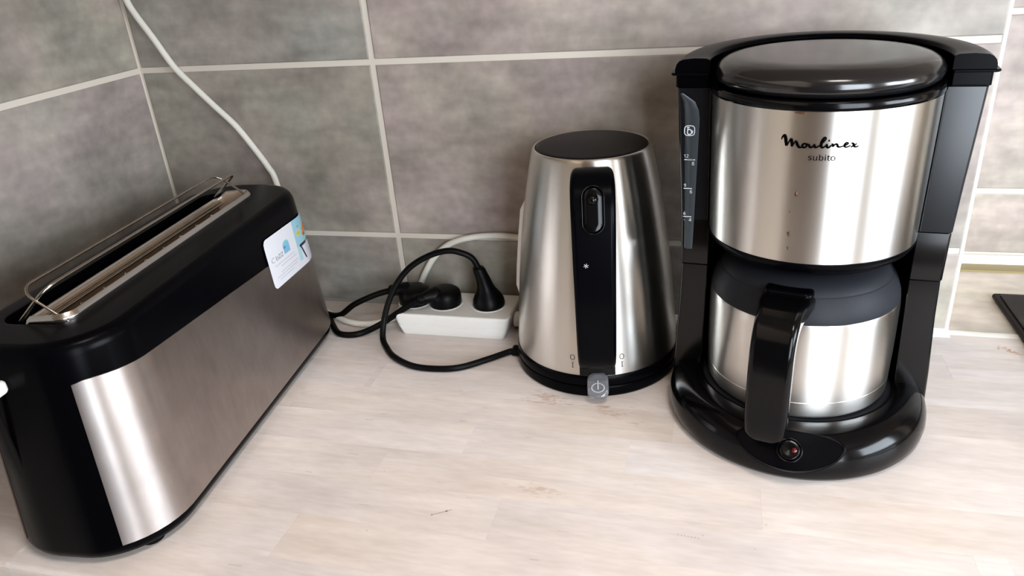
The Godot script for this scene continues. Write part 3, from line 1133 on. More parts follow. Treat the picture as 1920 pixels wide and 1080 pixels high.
func kettle() -> void:
	var at := Vector3(0.547, 0, 0.0865)
	var kb := thing("kettle_stand", "round black electric stand under the steel kettle", "kettle stand", at, 0)
	var b := MB.new()
	lathe(b, [Vector2(0, 0), Vector2(0.081, 0), Vector2(0.081, 0), Vector2(0.0822, 0.0012), Vector2(0.0828, 0.003), Vector2(0.0828, 0.0100), Vector2(0.0824, 0.0112), Vector2(0.0815, 0.0116), Vector2(0, 0.0116)], 96)
	part("plate", b, M.black_satin, kb)
	b = MB.new()
	rbox(b, Vector3(-0.082, 0.0045, 0.0135), Vector3(0.014, 0.008, 0.013), 0.0025)
	part("cord_outlet", b, M.black_rubber, kb)
	var t := thing("kettle", "tapered brushed steel kettle with black handle and lid, between power strip and coffee machine", "kettle", at + Vector3(0, 0.0118, 0), deg_to_rad(9.5))
	b = MB.new()
	var lift := -0.0118
	lathe(b, [Vector2(0, 0.0122 + lift), Vector2(0.0815, 0.0122 + lift), Vector2(0.0815, 0.0122 + lift), Vector2(0.0823, 0.0127 + lift), Vector2(0.0823, 0.018 + lift), Vector2(0.0816, 0.0225 + lift), Vector2(0.080, 0.0228 + lift)], 96)
	part("bottom_skirt", b, M.black_satin, t)
	b = MB.new()
	var pr := []
	for k in 41:
		var y := 0.0225 + (0.2215 - 0.0225) * k / 40.0
		pr.append(Vector2(kr(y), y + lift))
	for q in [[0.0548, 0.2230], [0.0541, 0.2240], [0.0531, 0.2244], [0.0524, 0.2240], [0.0522, 0.2225]]:
		pr.append(Vector2(q[0], q[1] + lift))
	lathe(b, pr, 128)
	part("body", b, M.steel, t)
	b = MB.new()
	lathe(b, [Vector2(0.0521, 0.2215 + lift), Vector2(0.0519, 0.2236 + lift), Vector2(0.0508, 0.2246 + lift), Vector2(0.047, 0.2250 + lift), Vector2(0.030, 0.2262 + lift), Vector2(0.012, 0.2268 + lift), Vector2(0, 0.2269 + lift)], 96)
	part("lid", b, M.kettle_lid, t)
	# handle: a broad band standing off the front
	var prof := [[0.056, 0.2125, 0.0165, 0.004], [0.064, 0.2160, 0.0170, 0.005], [0.075, 0.2155, 0.0182, 0.006], [0.086, 0.2100, 0.0188, 0.0065], [0.0945, 0.1990, 0.0188, 0.0068], [0.100, 0.1820, 0.0186, 0.007], [0.104, 0.150, 0.0182, 0.007], [0.106, 0.115, 0.0178, 0.007], [0.1055, 0.085, 0.0175, 0.0068], [0.1025, 0.062, 0.0173, 0.0065], [0.097, 0.0490, 0.0170, 0.006], [0.089, 0.0430, 0.0165, 0.0055], [0.078, 0.0420, 0.0160, 0.005]]
	var pts := []
	var szs := []
	for q in prof:
		pts.append(Vector3(0, q[1] + lift, q[0]))
		szs.append(Vector3(q[2], q[3], 0))
	var sp := smooth(pts, 5)
	var ss := smooth(szs, 5)
	var s2 := []
	for q in ss:
		s2.append(Vector2(q.x, q.y))
	b = MB.new()
	sweep(b, sp, Vector3.RIGHT, s2, 0.0045, 6)
	var hd := part("handle", b, M.black_satin, t)
	# lid-release button on the shoulder of the handle
	var nrm := Vector3(0, 0.36, 0.933).normalized()
	var tan_ := Vector3(0, 0.933, -0.36).normalized()
	var fr := Transform3D(Basis(Vector3.RIGHT, nrm, -tan_), Vector3(0, 0.1935 + lift, 0.0962) + nrm * 0.0078)
	b = MB.new()
	var ringp := []
	for q in [[0.0098, 0.0205, -0.008], [0.0096, 0.0203, 0.0006], [0.0090, 0.0197, 0.0012], [0.0084, 0.0191, 0.0006], [0.0082, 0.0189, -0.0015]]:
		ringp.append(rr(0, 0, q[0], q[1], q[0], q[2], 10))
	b.grid(ringp, true, Vector3(0, 1, 0))
	b.move(0, fr)
	part("button_ring", b, M.black_gloss, hd)
	b = MB.new()
	var bp := []
	for q in [[0.0078, 0.0184, -0.008], [0.0077, 0.0183, 0.0004], [0.0070, 0.0176, 0.0012], [0.004, 0.0146, 0.0014]]:
		bp.append(rr(0, 0, q[0], q[1], q[0], q[2], 10))
	loft(b, bp, false, true)
	var sph := b.v.size()
	lathe(b, [Vector2(0.0048, 0.0), Vector2(0.0045, 0.002), Vector2(0.0034, 0.0036), Vector2(0.0018, 0.0044), Vector2(0, 0.0046)], 24, Vector3(0, 0.0004, -0.0085))
	if sph == 0:
		return
	b.move(0, fr)
	part("release_button", b, M.black_gloss, hd)
	b = MB.new()
	for k in 3:
		var a := PI * k / 3 + 0.3
		script_stroke(b, [[-0.007 - 0.0022 * cos(a), 0.150 - 0.0022 * sin(a)], [-0.007 + 0.0022 * cos(a), 0.150 + 0.0022 * sin(a)]], [0.0005, 0.0005], func(p: Vector2) -> Array: return [Vector3(p.x, p.y + lift, 0.1113), Vector3(0, 0, 1)])
	part("handle_mark", b, M.clear_mark, hd)
	# dark channel on the body under the handle's foot
	b = MB.new()
	var rows := []
	for k in 6:
		var y := 0.0235 + 0.026 * k / 5.0
		var row := PackedVector3Array()
		for j in 9:
			var a := (j / 8.0 - 0.5) * 2.0 * 0.0165 / 0.08
			row.append(Vector3(sin(a), 0, cos(a)) * (kr(y) + 0.0012) + Vector3(0, y + lift, 0))
		rows.append(row)
	b.grid(rows, false, Vector3(0, 0.03, 5))
	part("handle_foot", b, M.black_gloss, t)
	# clear on-off paddle
	b = MB.new()
	var pd := []
	for q in [[0.0086, 0.0110, -0.002], [0.0098, 0.0122, -0.0004], [0.0100, 0.0124, 0.003], [0.0094, 0.0118, 0.0046], [0.0076, 0.0100, 0.0052]]:
		pd.append(rr(0, 0, q[0], q[1], minf(q[0], 0.007), q[2], 8))
	loft(b, pd)
	var pf := Transform3D(Basis(Vector3.RIGHT, deg_to_rad(52)), Vector3(0, 0.0150 + lift, 0.0865))
	b.move(0, pf)
	var sw := part("switch_paddle", b, M.clear, t, "clear plastic on-off paddle")
	b = MB.new()
	var ring := []
	for q in [[0.0064, 0.0055], [0.0064, 0.0060], [0.0052, 0.0060], [0.0052, 0.0055]]:
		var r := PackedVector3Array()
		for j in 33:
			r.append(Vector3(q[0] * sin(TAU * j / 32), q[1], 0.002 + q[0] * 0.72 * cos(TAU * j / 32)))
		ring.append(r)
	b.grid(ring, true, Vector3(0, 1, 0))
	rbox(b, Vector3(0, 0.0058, -0.0006), Vector3(0.0014, 0.0006, 0.0085), 0.0002)
	b.move(0, pf)
	part("switch_mark", b, M.clear_mark, sw)
	# printed 0 and I on both sides
	for s in [-1, 1]:
		for q in [["O", 0.0430], ["I", 0.0350]]:
			b = MB.new()
			add_text(b, q[0], 0.0078, func(p: Vector2) -> Array:
				var a: float = s * 0.292 + p.x / 0.08
				var d := Vector3(sin(a), 0, cos(a))
				return [d * (kr(q[1] + p.y) + 0.0003) + Vector3(0, q[1] + p.y + lift - 0.002, 0), d])
			part("switch_marking", b, M.grey_print, t)
	# white level window on the side
	b = MB.new()
	rows = []
	for k in 17:
		var y := 0.066 + 0.108 * k / 16.0
		var row := PackedVector3Array()
		var end := clampf(minf(k, 16 - k) / 2.0, 0, 1)
		for j in 9:
			var a := deg_to_rad(-97.0) + (j / 8.0 - 0.5) * 0.2
			var bump := -0.0008 + 0.0050 * end * (1 - pow(absf(j / 8.0 - 0.5) * 2, 4))
			row.append(Vector3(sin(a), 0, cos(a)) * (kr(y) + bump) + Vector3(0, y + lift, 0))
		rows.append(row)
	b.grid(rows, false, Vector3(-5, 0.1, -0.5))
	part("level_window", b, M.white_plastic, t, "narrow white level window")


# ------------------------------------------------------------------ coffee machine
func cyl(a: float, r: float, y: float) -> Vector3:
	return Vector3(r * sin(a), y, r * cos(a))


func cee(ro: float, ri: float, y: float, zf: float, rnd := 0.003) -> PackedVector3Array:
	# closed C outline, open to the front: outer arc round the back, two flat front ends at z = zf, inner arc
	var out := PackedVector3Array()
	var ao := acos(zf / ro)
	var ai := acos(clampf(zf / ri, -1, 1))
	var n := 40
	var d := rnd / ro
	for j in n + 1:
		var a := lerpf(ao + d, TAU - ao - d, j / float(n))
		out.append(cyl(a, ro, y))
	# rounded outer corner on the left end
	var xl := -ro * sin(ao)
	for k in 4:
		var q := PI / 2 * (k + 1) / 5.0
		out.append(Vector3(xl + rnd - rnd * cos(q), y, zf - rnd + rnd * sin(q)))
	out.append(Vector3(-ri * sin(ai) - 0.001, y, zf))
	for j in n + 1:
		var a := lerpf(TAU - ai, ai, j / float(n))
		out.append(cyl(a, ri, y))
	out.append(Vector3(ri * sin(ai) + 0.001, y, zf))
	for k in 4:
		var q := PI / 2 * (4 - k) / 5.0
		out.append(Vector3(-xl - rnd + rnd * cos(q), y, zf - rnd + rnd * sin(q)))
	out.append(out[0])
	return out


func cee_loft(b: MB, secs: Array) -> void:
	# secs: [ro, ri, y, zf]; ends closed by a strip between the outer and inner arcs
	var rings := []
	for s in secs:
		rings.append(cee(s[0], s[1], s[2], s[3]))
	var at := b.v.size()
	var s0 := b.ix.size()
	b.grid(rings, true, null, 4.0, 4.0)
	var C: int = rings[0].size()
	var k0 := at + (rings.size() / 2) * C + 20
	if (b.n[k0]).z > 0:
		for i in range(at, b.v.size()):
			b.n[i] = -b.n[i]
		for i in range(s0, b.ix.size(), 3):
			var q := b.ix[i]
			b.ix[i] = b.ix[i + 1]
			b.ix[i + 1] = q
	for e in [0, rings.size() - 1]:
		var r: PackedVector3Array = rings[e]
		var o := PackedVector3Array()
		var i := PackedVector3Array()
		var n := 51
		# outer: corner, arc, corner; inner: reversed
		var outer := PackedVector3Array()
		for k in range(r.size() - 5, r.size() - 1):
			outer.append(r[k])
		for k in 45:
			outer.append(r[k])
		var inner := PackedVector3Array()
		for k in range(45, r.size() - 5):
			inner.append(r[k])
		inner.reverse()
		for k in n:
			o.append(_along(outer, k / float(n - 1)))
			i.append(_along(inner, k / float(n - 1)))
		b.grid([o, i], false, Vector3(0, 9 if e else -9, 0))


func _along(p: PackedVector3Array, u: float) -> Vector3:
	var f := u * (p.size() - 1)
	var k := mini(int(f), p.size() - 2)
	return p[k].lerp(p[k + 1], f - k)


const MACHINE := Vector3(0.735, 0, 0.147)


func coffee_machine() -> void:
	var t := thing("coffee_machine", "black filter coffee machine with brushed steel filter drum, right of the kettle", "coffee machine", MACHINE, deg_to_rad(-5.5))
	var b := MB.new()
	# foot: broad rounded ring in front, flat plate in the middle
	var rings := []
	for q in [[0.1000, 0.0005, 0.0095], [0.1035, 0.001, 0.0095], [0.1062, 0.005, 0.0095], [0.1072, 0.012, 0.0095], [0.1066, 0.019, 0.0095], [0.1046, 0.0258, 0.009], [0.1012, 0.0312, 0.008], [0.0968, 0.0350, 0.007], [0.0925, 0.0368, 0.006], [0.0880, 0.0371, 0.0045], [0.0835, 0.0362, 0.002], [0.0803, 0.0340, 0.0], [0.0790, 0.0300, 0.0]]:
		var r := PackedVector3Array()
		for j in 129:
			var a := TAU * j / 128
			r.append(Vector3(q[0] * sin(a), q[1], q[2] + q[0] * cos(a)))
		rings.append(r)
	b.grid(rings, true, null, 4.0, 4.0)
	b.fan(rings[0].slice(0, 128), Vector3.DOWN)
	part("foot", b, M.black_gloss, t)
	b = MB.new()
	lathe(b, [Vector2(0, 0.0312), Vector2(0.076, 0.0312), Vector2(0.0785, 0.0305), Vector2(0.0792, 0.029)], 96)
	part("hot_plate", b, M.dark_grey, t)
	# rear column: lower part, middle box, upper water tank
	var zf := 0.010
	b = MB.new()
	cee_loft(b, [[0.1065, 0.0815, 0.006, zf - 0.002], [0.1050, 0.0805, 0.05, zf - 0.002], [0.1020, 0.0795, 0.10, zf - 0.002], [0.1010, 0.0785, 0.1325, zf - 0.002]])
	part("lower_column", b, M.column, t)
	b = MB.new()
	cee_loft(b, [[0.1000, 0.0790, 0.1325, zf - 0.004], [0.1000, 0.0790, 0.1335, zf - 0.004], [0.1016, 0.0785, 0.1345, zf], [0.1022, 0.0785, 0.1730, zf], [0.1005, 0.0790, 0.1738, zf - 0.004], [0.1005, 0.0790, 0.1748, zf - 0.004]])
	part("middle_box", b, M.column, t)
	b = MB.new()
	cee_loft(b, [[0.1026, 0.0800, 0.1748, zf], [0.1040, 0.0806, 0.21, zf], [0.1060, 0.0812, 0.25, zf], [0.1076, 0.0816, 0.2845, zf]])
	part("water_tank", b, M.tank, t)
	# crescent cover on top of the tank with its thin lip
	b = MB.new()
	cee_loft(b, [[0.1095, 0.0840, 0.2845, zf - 0.004], [0.1095, 0.0840, 0.2945, zf - 0.004]])
	cee_loft(b, [[0.1125, 0.0840, 0.2945, zf + 0.001], [0.1130, 0.0838, 0.2955, zf + 0.002], [0.1125, 0.0838, 0.2965, zf + 0.001]])
	var cv := []
	for q in [[0.1100, 0.2965], [0.1098, 0.3000], [0.1088, 0.3030], [0.1068, 0.3052], [0.1040, 0.3066], [0.0950, 0.3074], [0.0860, 0.3070], [0.0838, 0.3060], [0.0832, 0.3040]]:
		cv.append(q)
	var rows := []
	var nrm_n := 64
	for q in cv:
		var row := PackedVector3Array()
		for j in nrm_n + 1:
			var a0 := acos(zf / q[0])
			var a := lerpf(a0, TAU - a0, j / float(nrm_n))
			var back := clampf(-cos(a), 0, 1)
			row.append(cyl(a, q[0], q[1] + 0.0035 * back * (1 if q[1] > 0.297 else 0)))
		rows.append(row)
	b.grid(rows, false, Vector3(0, 9, 0))
	for e in [0, nrm_n]:
		var edge := PackedVector3Array()
		for r in rows:
			edge.append(r[e])
		var lowe := PackedVector3Array()
		for r in rows:
			lowe.append(Vector3(r[e].x, 0.2962, r[e].z))
		b.grid([edge, lowe], false, Vector3(0, 0.3, 9))
	part("tank_cover", b, M.black_satin, t)
	# filter drum
	b = MB.new()
	var dr := []
	for k in 9:
		dr.append(Vector2(lerpf(0.0790, 0.0810, k / 8.0), lerpf(0.1705, 0.2830, k / 8.0)))
	lathe(b, dr, 160)
	var drum := part("filter_drum", b, M.steel, t, "brushed steel filter drum")
	b = MB.new()
	lathe(b, [Vector2(0, 0.150), Vector2(0.040, 0.150), Vector2(0.058, 0.1535), Vector2(0.070, 0.1585), Vector2(0.0765, 0.1635), Vector2(0.0788, 0.1675), Vector2(0.0793, 0.1700), Vector2(0.0793, 0.1700), Vector2(0.0793, 0.1708), Vector2(0.078, 0.1712)], 128)
	part("drum_bottom", b, M.black_satin, t)
	b = MB.new()
	lathe(b, [Vector2(0.0806, 0.2822), Vector2(0.0814, 0.2828), Vector2(0.0817, 0.2850), Vector2(0.0813, 0.2880), Vector2(0.0800, 0.2890), Vector2(0.077, 0.2892), Vector2(0.070, 0.2870), Vector2(0, 0.2870)], 128)
	part("drum_rim", b, M.black_gloss, t)
	b = MB.new()
	lathe(b, [Vector2(0, 0.289), Vector2(0.070, 0.289), Vector2(0.0755, 0.2900), Vector2(0.0785, 0.2925), Vector2(0.0797, 0.2958), Vector2(0.0795, 0.2992), Vector2(0.0777, 0.3025), Vector2(0.0745, 0.3052), Vector2(0.0700, 0.3074), Vector2(0.0640, 0.3088), Vector2(0.056, 0.3096), Vector2(0.030, 0.3102), Vector2(0, 0.3104)], 128)
	part("lid", b, M.lid, t)
	# printed script and word on the drum
	var f := func(p: Vector2) -> Array:
		var y := p.y
		var r := lerpf(0.0790, 0.0810, (y - 0.1705) / 0.1125) + 0.0004
		var a := p.x / 0.081
		return [cyl(a, r, y), Vector3(sin(a), 0, cos(a))]
	b = MB.new()
	logo(b, f)
	add_text(b, "subito", 0.0056, func(p: Vector2) -> Array: return f.call(Vector2(p.x * 1.15 + 0.0018, p.y + 0.2512)))
	part("lettering", b, M.black_print, drum, "black printed lettering")
	for q in [[-0.0125, 0.2243, 0.0011, 0.0021], [-0.0157, 0.2105, 0.0006, 0.0006], [-0.0153, 0.1935, 0.0012, 0.0018], [-0.0150, 0.1822, 0.0007, 0.0014], [-0.0145, 0.2815, 0.0035, 0.0006]]:
		b = MB.new()
		var dp := []
		for k in 4:
			var h: float = [1.0, 0.8, 0.45, 0.0][k]
			var r := PackedVector3Array()
			for j in 13:
				var a := TAU * j / 12
				var w := 1.0 + 0.25 * sin(a * 3 + q[0] * 900)
				var s: Array = f.call(Vector2(q[0] + q[2] * h * w * sin(a), q[1] + q[3] * h * w * cos(a)))
				r.append(s[0] + s[1] * 0.0005 * (1 - h * h))
			dp.append(r)
		b.grid(dp, true, f.call(Vector2(q[0], q[1]))[0] + f.call(Vector2(q[0], q[1]))[1] * 0.1)
		part("coffee_drip", b, M.coffee, drum, "dried brown coffee drip")
	# level gauge in the left front of the tank
	b = MB.new()
	rows = []
	for k in 21:
		var u := k / 20.0
		var y := lerpf(0.1485, 0.2810, u)
		var ro := lerpf(0.1012, 0.1070, clampf((y - 0.1345) / 0.15, 0, 1))
		var row := PackedVector3Array()
		var q2 := clampf((u - 0.84) / 0.16, 0, 1)
		var inner := 0.0885 + 0.0165 * (1.0 - sqrt(1.0 - q2 * q2 * 0.98)) + 0.003 * (1 - u)
		for j in 9:
			var v := j / 8.0
			var x := lerpf(ro - 0.0002, inner, v)
			var z := zf + 0.0012 - 0.004 * pow(1 - v, 4) * 2.0
			row.append(Vector3(-x, y, z + 0.0008 * sin(PI * v)))
		rows.append(row)
	b.grid(rows, false, Vector3(-0.1, 0.2, 5))
	var ga := part("level_gauge", b, M.gauge, t, "grey water level gauge with white marks")
	b = MB.new()
	var gx := func(p: Vector2) -> Array: return [Vector3(p.x, p.y, zf + 0.0026), Vector3(0, 0, 1)]
	# jug symbol in a rounded frame
	for k in 25:
		var a := TAU * k / 24
		var a2 := TAU * (k + 1) / 24
		if k < 24:
			var p1 := Vector2(pow(absf(cos(a)), 0.6) * signf(cos(a)) * 0.0040, pow(absf(sin(a)), 0.6) * signf(sin(a)) * 0.0040)
			var p2 := Vector2(pow(absf(cos(a2)), 0.6) * signf(cos(a2)) * 0.0040, pow(absf(sin(a2)), 0.6) * signf(sin(a2)) * 0.0040)
			var c := Vector2(-0.0965, 0.2515)
			script_stroke(b, [[c.x + p1.x, c.y + p1.y], [c.x + p2.x, c.y + p2.y]], [0.0006, 0.0006], gx)
	for s in [[[-0.0978, 0.2535], [-0.0980, 0.2490], [-0.0952, 0.2490], [-0.0955, 0.2520], [-0.0978, 0.2525]], [[-0.0955, 0.2515], [-0.0942, 0.2512], [-0.0944, 0.2496], [-0.0954, 0.2494]], [[-0.0986, 0.2542], [-0.0966, 0.2540]]]:
		script_stroke(b, s, [0.0007, 0.0007], gx)
	for q in [[0.2275, -0.1000, -0.0974], [0.2275, -0.0930, -0.0914], [0.2030, -0.1000, -0.0932], [0.1782, -0.0998, -0.0930]]:
		script_stroke(b, [[q[1], q[0]], [(q[1] + q[2]) / 2, q[0]], [q[2], q[0]]], [0.0006, 0.0006], gx)
	for q in [["12", -0.0986, 0.2306, 0.0038], ["8", -0.0930, 0.2243, 0.0042], ["MAX", -0.0952, 0.2275, 0.0018], ["9", -0.0990, 0.2057, 0.0036], ["6", -0.0940, 0.2002, 0.0042], ["6", -0.0988, 0.1809, 0.0036], ["4", -0.0940, 0.1754, 0.0042]]:
		add_text(b, q[0], q[3], func(p: Vector2) -> Array: return gx.call(Vector2(q[1] + p.x, q[2] + p.y)))
	part("level_marking", b, M.white_print, ga)
	# oval control plate on the foot with the round switch
	var pc := Transform3D(Basis(Vector3.RIGHT, deg_to_rad(44)), Vector3(0.0, 0.0275, 0.1128))
	b = MB.new()
	rings = []
	for q in [[1.0, -0.012], [1.0, 0.0006], [0.985, 0.0014], [0.96, 0.0016], [0.93, 0.0010]]:
		var r := PackedVector3Array()
		for j in 65:
			var a := TAU * j / 64
			var x: float = 0.0405 * q[0] * sin(a)
			r.append(Vector3(x, q[1] + 0.0006 - 3.4 * x * x, 0.0158 * q[0] * cos(a) - 4.6 * x * x))
		rings.append(r)
	b.grid(rings, true, Vector3(0, 3, 0.5))
	rings = [rings[-1]]
	for q in [[0.6, 0.0011], [0.3, 0.0012], [0.0, 0.0012]]:
		var r := PackedVector3Array()
		for j in 65:
			var a := TAU * j / 64
			var x: float = 0.0405 * q[0] * sin(a)
			r.append(Vector3(x, q[1] + 0.0006 - 3.4 * x * x, 0.0158 * q[0] * cos(a) - 4.6 * x * x))
		rings.append(r)
	b.grid(rings, true, Vector3(0, 3, 0.5))
	b.move(0, pc)
	var cp := part("control_plate", b, M.black_satin, t, "oval dark control plate")
	b = MB.new()
	lathe(b, [Vector2(0.0098, 0.0005), Vector2(0.0098, 0.0022), Vector2(0.0090, 0.0026), Vector2(0.0084, 0.0022), Vector2(0.0082, 0.0016), Vector2(0.0078, 0.0016), Vector2(0.0077, 0.0038), Vector2(0.0068, 0.0044), Vector2(0.0045, 0.0042), Vector2(0, 0.0038)], 40)
	b.move(0, pc)
	part("switch", b, M.black_gloss, cp)
	b = MB.new()
	lathe(b, [Vector2(0.0022, 0.0036), Vector2(0.0018, 0.0045), Vector2(0, 0.0048)], 16, Vector3(0.0035, 0, 0))
	b.move(0, pc)
	part("switch_lamp", b, M.red_lens, cp, "red switch lamp")


func logo(b: MB, f: Callable) -> void:
	# strokes in pixels of an enlargement of the print, 3.5e-5 m each
	var g := func(p: Vector2) -> Array:
		var x := (p.x - 950.0)
		return f.call(Vector2(x * 3.5e-5, 0.2612 - (p.y + 40.0 * pow(x / 720.0, 2) - 360.0) * 3.6e-5))
	for s in [
		[[[220, 285], [232, 235], [268, 203], [290, 240], [306, 320], [324, 408]], [14, 30, 46, 54, 54, 44]],
		[[[326, 405], [350, 365], [380, 300], [404, 268]], [30, 24, 26, 36]],
		[[[400, 268], [416, 320], [432, 424]], [40, 52, 40]],
		[[[434, 420], [458, 370], [488, 322], [508, 322]], [28, 24, 26, 36]],
		[[[506, 324], [526, 380], [558, 430], [600, 440], [628, 420]], [36, 50, 44, 30, 26]],
		[[[690, 372], [650, 368], [622, 402], [640, 440], [684, 434], [706, 400], [688, 372], [742, 384]], [28, 30, 40, 34, 30, 36, 28, 18]],
		[[[742, 374], [756, 422], [792, 438], [828, 402], [842, 372]], [30, 44, 32, 24, 26]],
		[[[840, 374], [852, 424], [884, 436], [952, 388], [1026, 296], [1040, 256], [1012, 248], [976, 310], [962, 394], [984, 438], [1030, 420], [1064, 380]], [32, 44, 28, 22, 24, 26, 28, 44, 48, 36, 22, 22]],
		[[[1066, 368], [1074, 424], [1108, 432], [1150, 388]], [34, 44, 26, 22]],
		[[[1150, 372], [1176, 380], [1180, 420]], [26, 40, 36]],
		[[[1180, 412], [1220, 370], [1252, 368], [1266, 408], [1306, 418], [1370, 396]], [22, 24, 34, 42, 26, 20]],
		[[[1370, 396], [1430, 368], [1452, 338], [1418, 332], [1386, 376], [1398, 412], [1446, 410], [1498, 378]], [20, 22, 24, 28, 38, 32, 24, 18]],
		[[[1506, 338], [1542, 342], [1566, 392], [1604, 402], [1654, 376]], [22, 38, 42, 26, 14]],
		[[[1502, 412], [1548, 386], [1612, 338]], [20, 24, 18]],
		[[[1088, 304], [1100, 303], [1114, 304]], [24, 34, 22]]]:
		script_stroke(b, s[0], s[1], g)


func carafe() -> void:
	var t := thing("carafe", "steel thermal carafe with black handle standing in the coffee machine", "carafe", MACHINE + Vector3(0, 0.0314, 0), deg_to_rad(-14.8))
	var l := -0.0314
	var b := MB.new()
	lathe(b, [Vector2(0, 0.0318 + l), Vector2(0.070, 0.0318 + l), Vector2(0.0735, 0.0328 + l), Vector2(0.0748, 0.0350 + l), Vector2(0.0752, 0.047 + l), Vector2(0.0752, 0.047 + l), Vector2(0.0748, 0.0472 + l), Vector2(0.0748, 0.0478 + l), Vector2(0.0752, 0.048 + l), Vector2(0.0752, 0.048 + l), Vector2(0.0757, 0.07 + l), Vector2(0.0758, 0.09 + l), Vector2(0.0757, 0.110 + l), Vector2(0.0754, 0.1165 + l), Vector2(0.0747, 0.1178 + l)], 128)
	part("body", b, M.steel, t)
	b = MB.new()
	lathe(b, [Vector2(0.0745, 0.1170 + l), Vector2(0.0750, 0.1185 + l), Vector2(0.0742, 0.1240 + l), Vector2(0.0718, 0.1310 + l), Vector2(0.0680, 0.1372 + l), Vector2(0.0672, 0.1378 + l), Vector2(0.0672, 0.1378 + l), Vector2(0.0668, 0.1382 + l), Vector2(0.0650, 0.1420 + l), Vector2(0.0600, 0.1462 + l), Vector2(0.050, 0.1480 + l), Vector2(0, 0.1485 + l)], 128)
	var sh := part("lid", b, M.dark_grey, t)
	b = MB.new()
	rbox(b, Vector3(0, 0.1400 + l, 0.0605), Vector3(0.036, 0.0075, 0.026), 0.003, 0.006)
	part("lid_tab", b, M.black_satin, sh)
	var prof := [[0.064, 0.1330, 0.020, 0.006], [0.080, 0.1350, 0.0190, 0.0068], [0.096, 0.1340, 0.0166, 0.0074], [0.108, 0.1285, 0.0160, 0.0076], [0.1145, 0.1170, 0.0158, 0.0074], [0.1165, 0.1000, 0.0158, 0.0072], [0.1172, 0.080, 0.0158, 0.0070], [0.1175, 0.060, 0.0158, 0.0068], [0.1175, 0.050, 0.0153, 0.0066], [0.1174, 0.0430, 0.0146, 0.0060], [0.1173, 0.0385, 0.0105, 0.0050], [0.1172, 0.0368, 0.0055, 0.0035]]
	var pts := []
	var szs := []
	for q in prof:
		pts.append(Vector3(0, q[1] + l, q[0]))
		szs.append(Vector3(q[2], q[3], 0))
	var sp := smooth(pts, 5)
	var s2 := []
	for q in smooth(szs, 5):
		s2.append(Vector2(q.x, q.y))
	b = MB.new()
	sweep(b, sp, Vector3.RIGHT, s2, 0.0045, 6)
	part("handle", b, M.black_gloss, t)


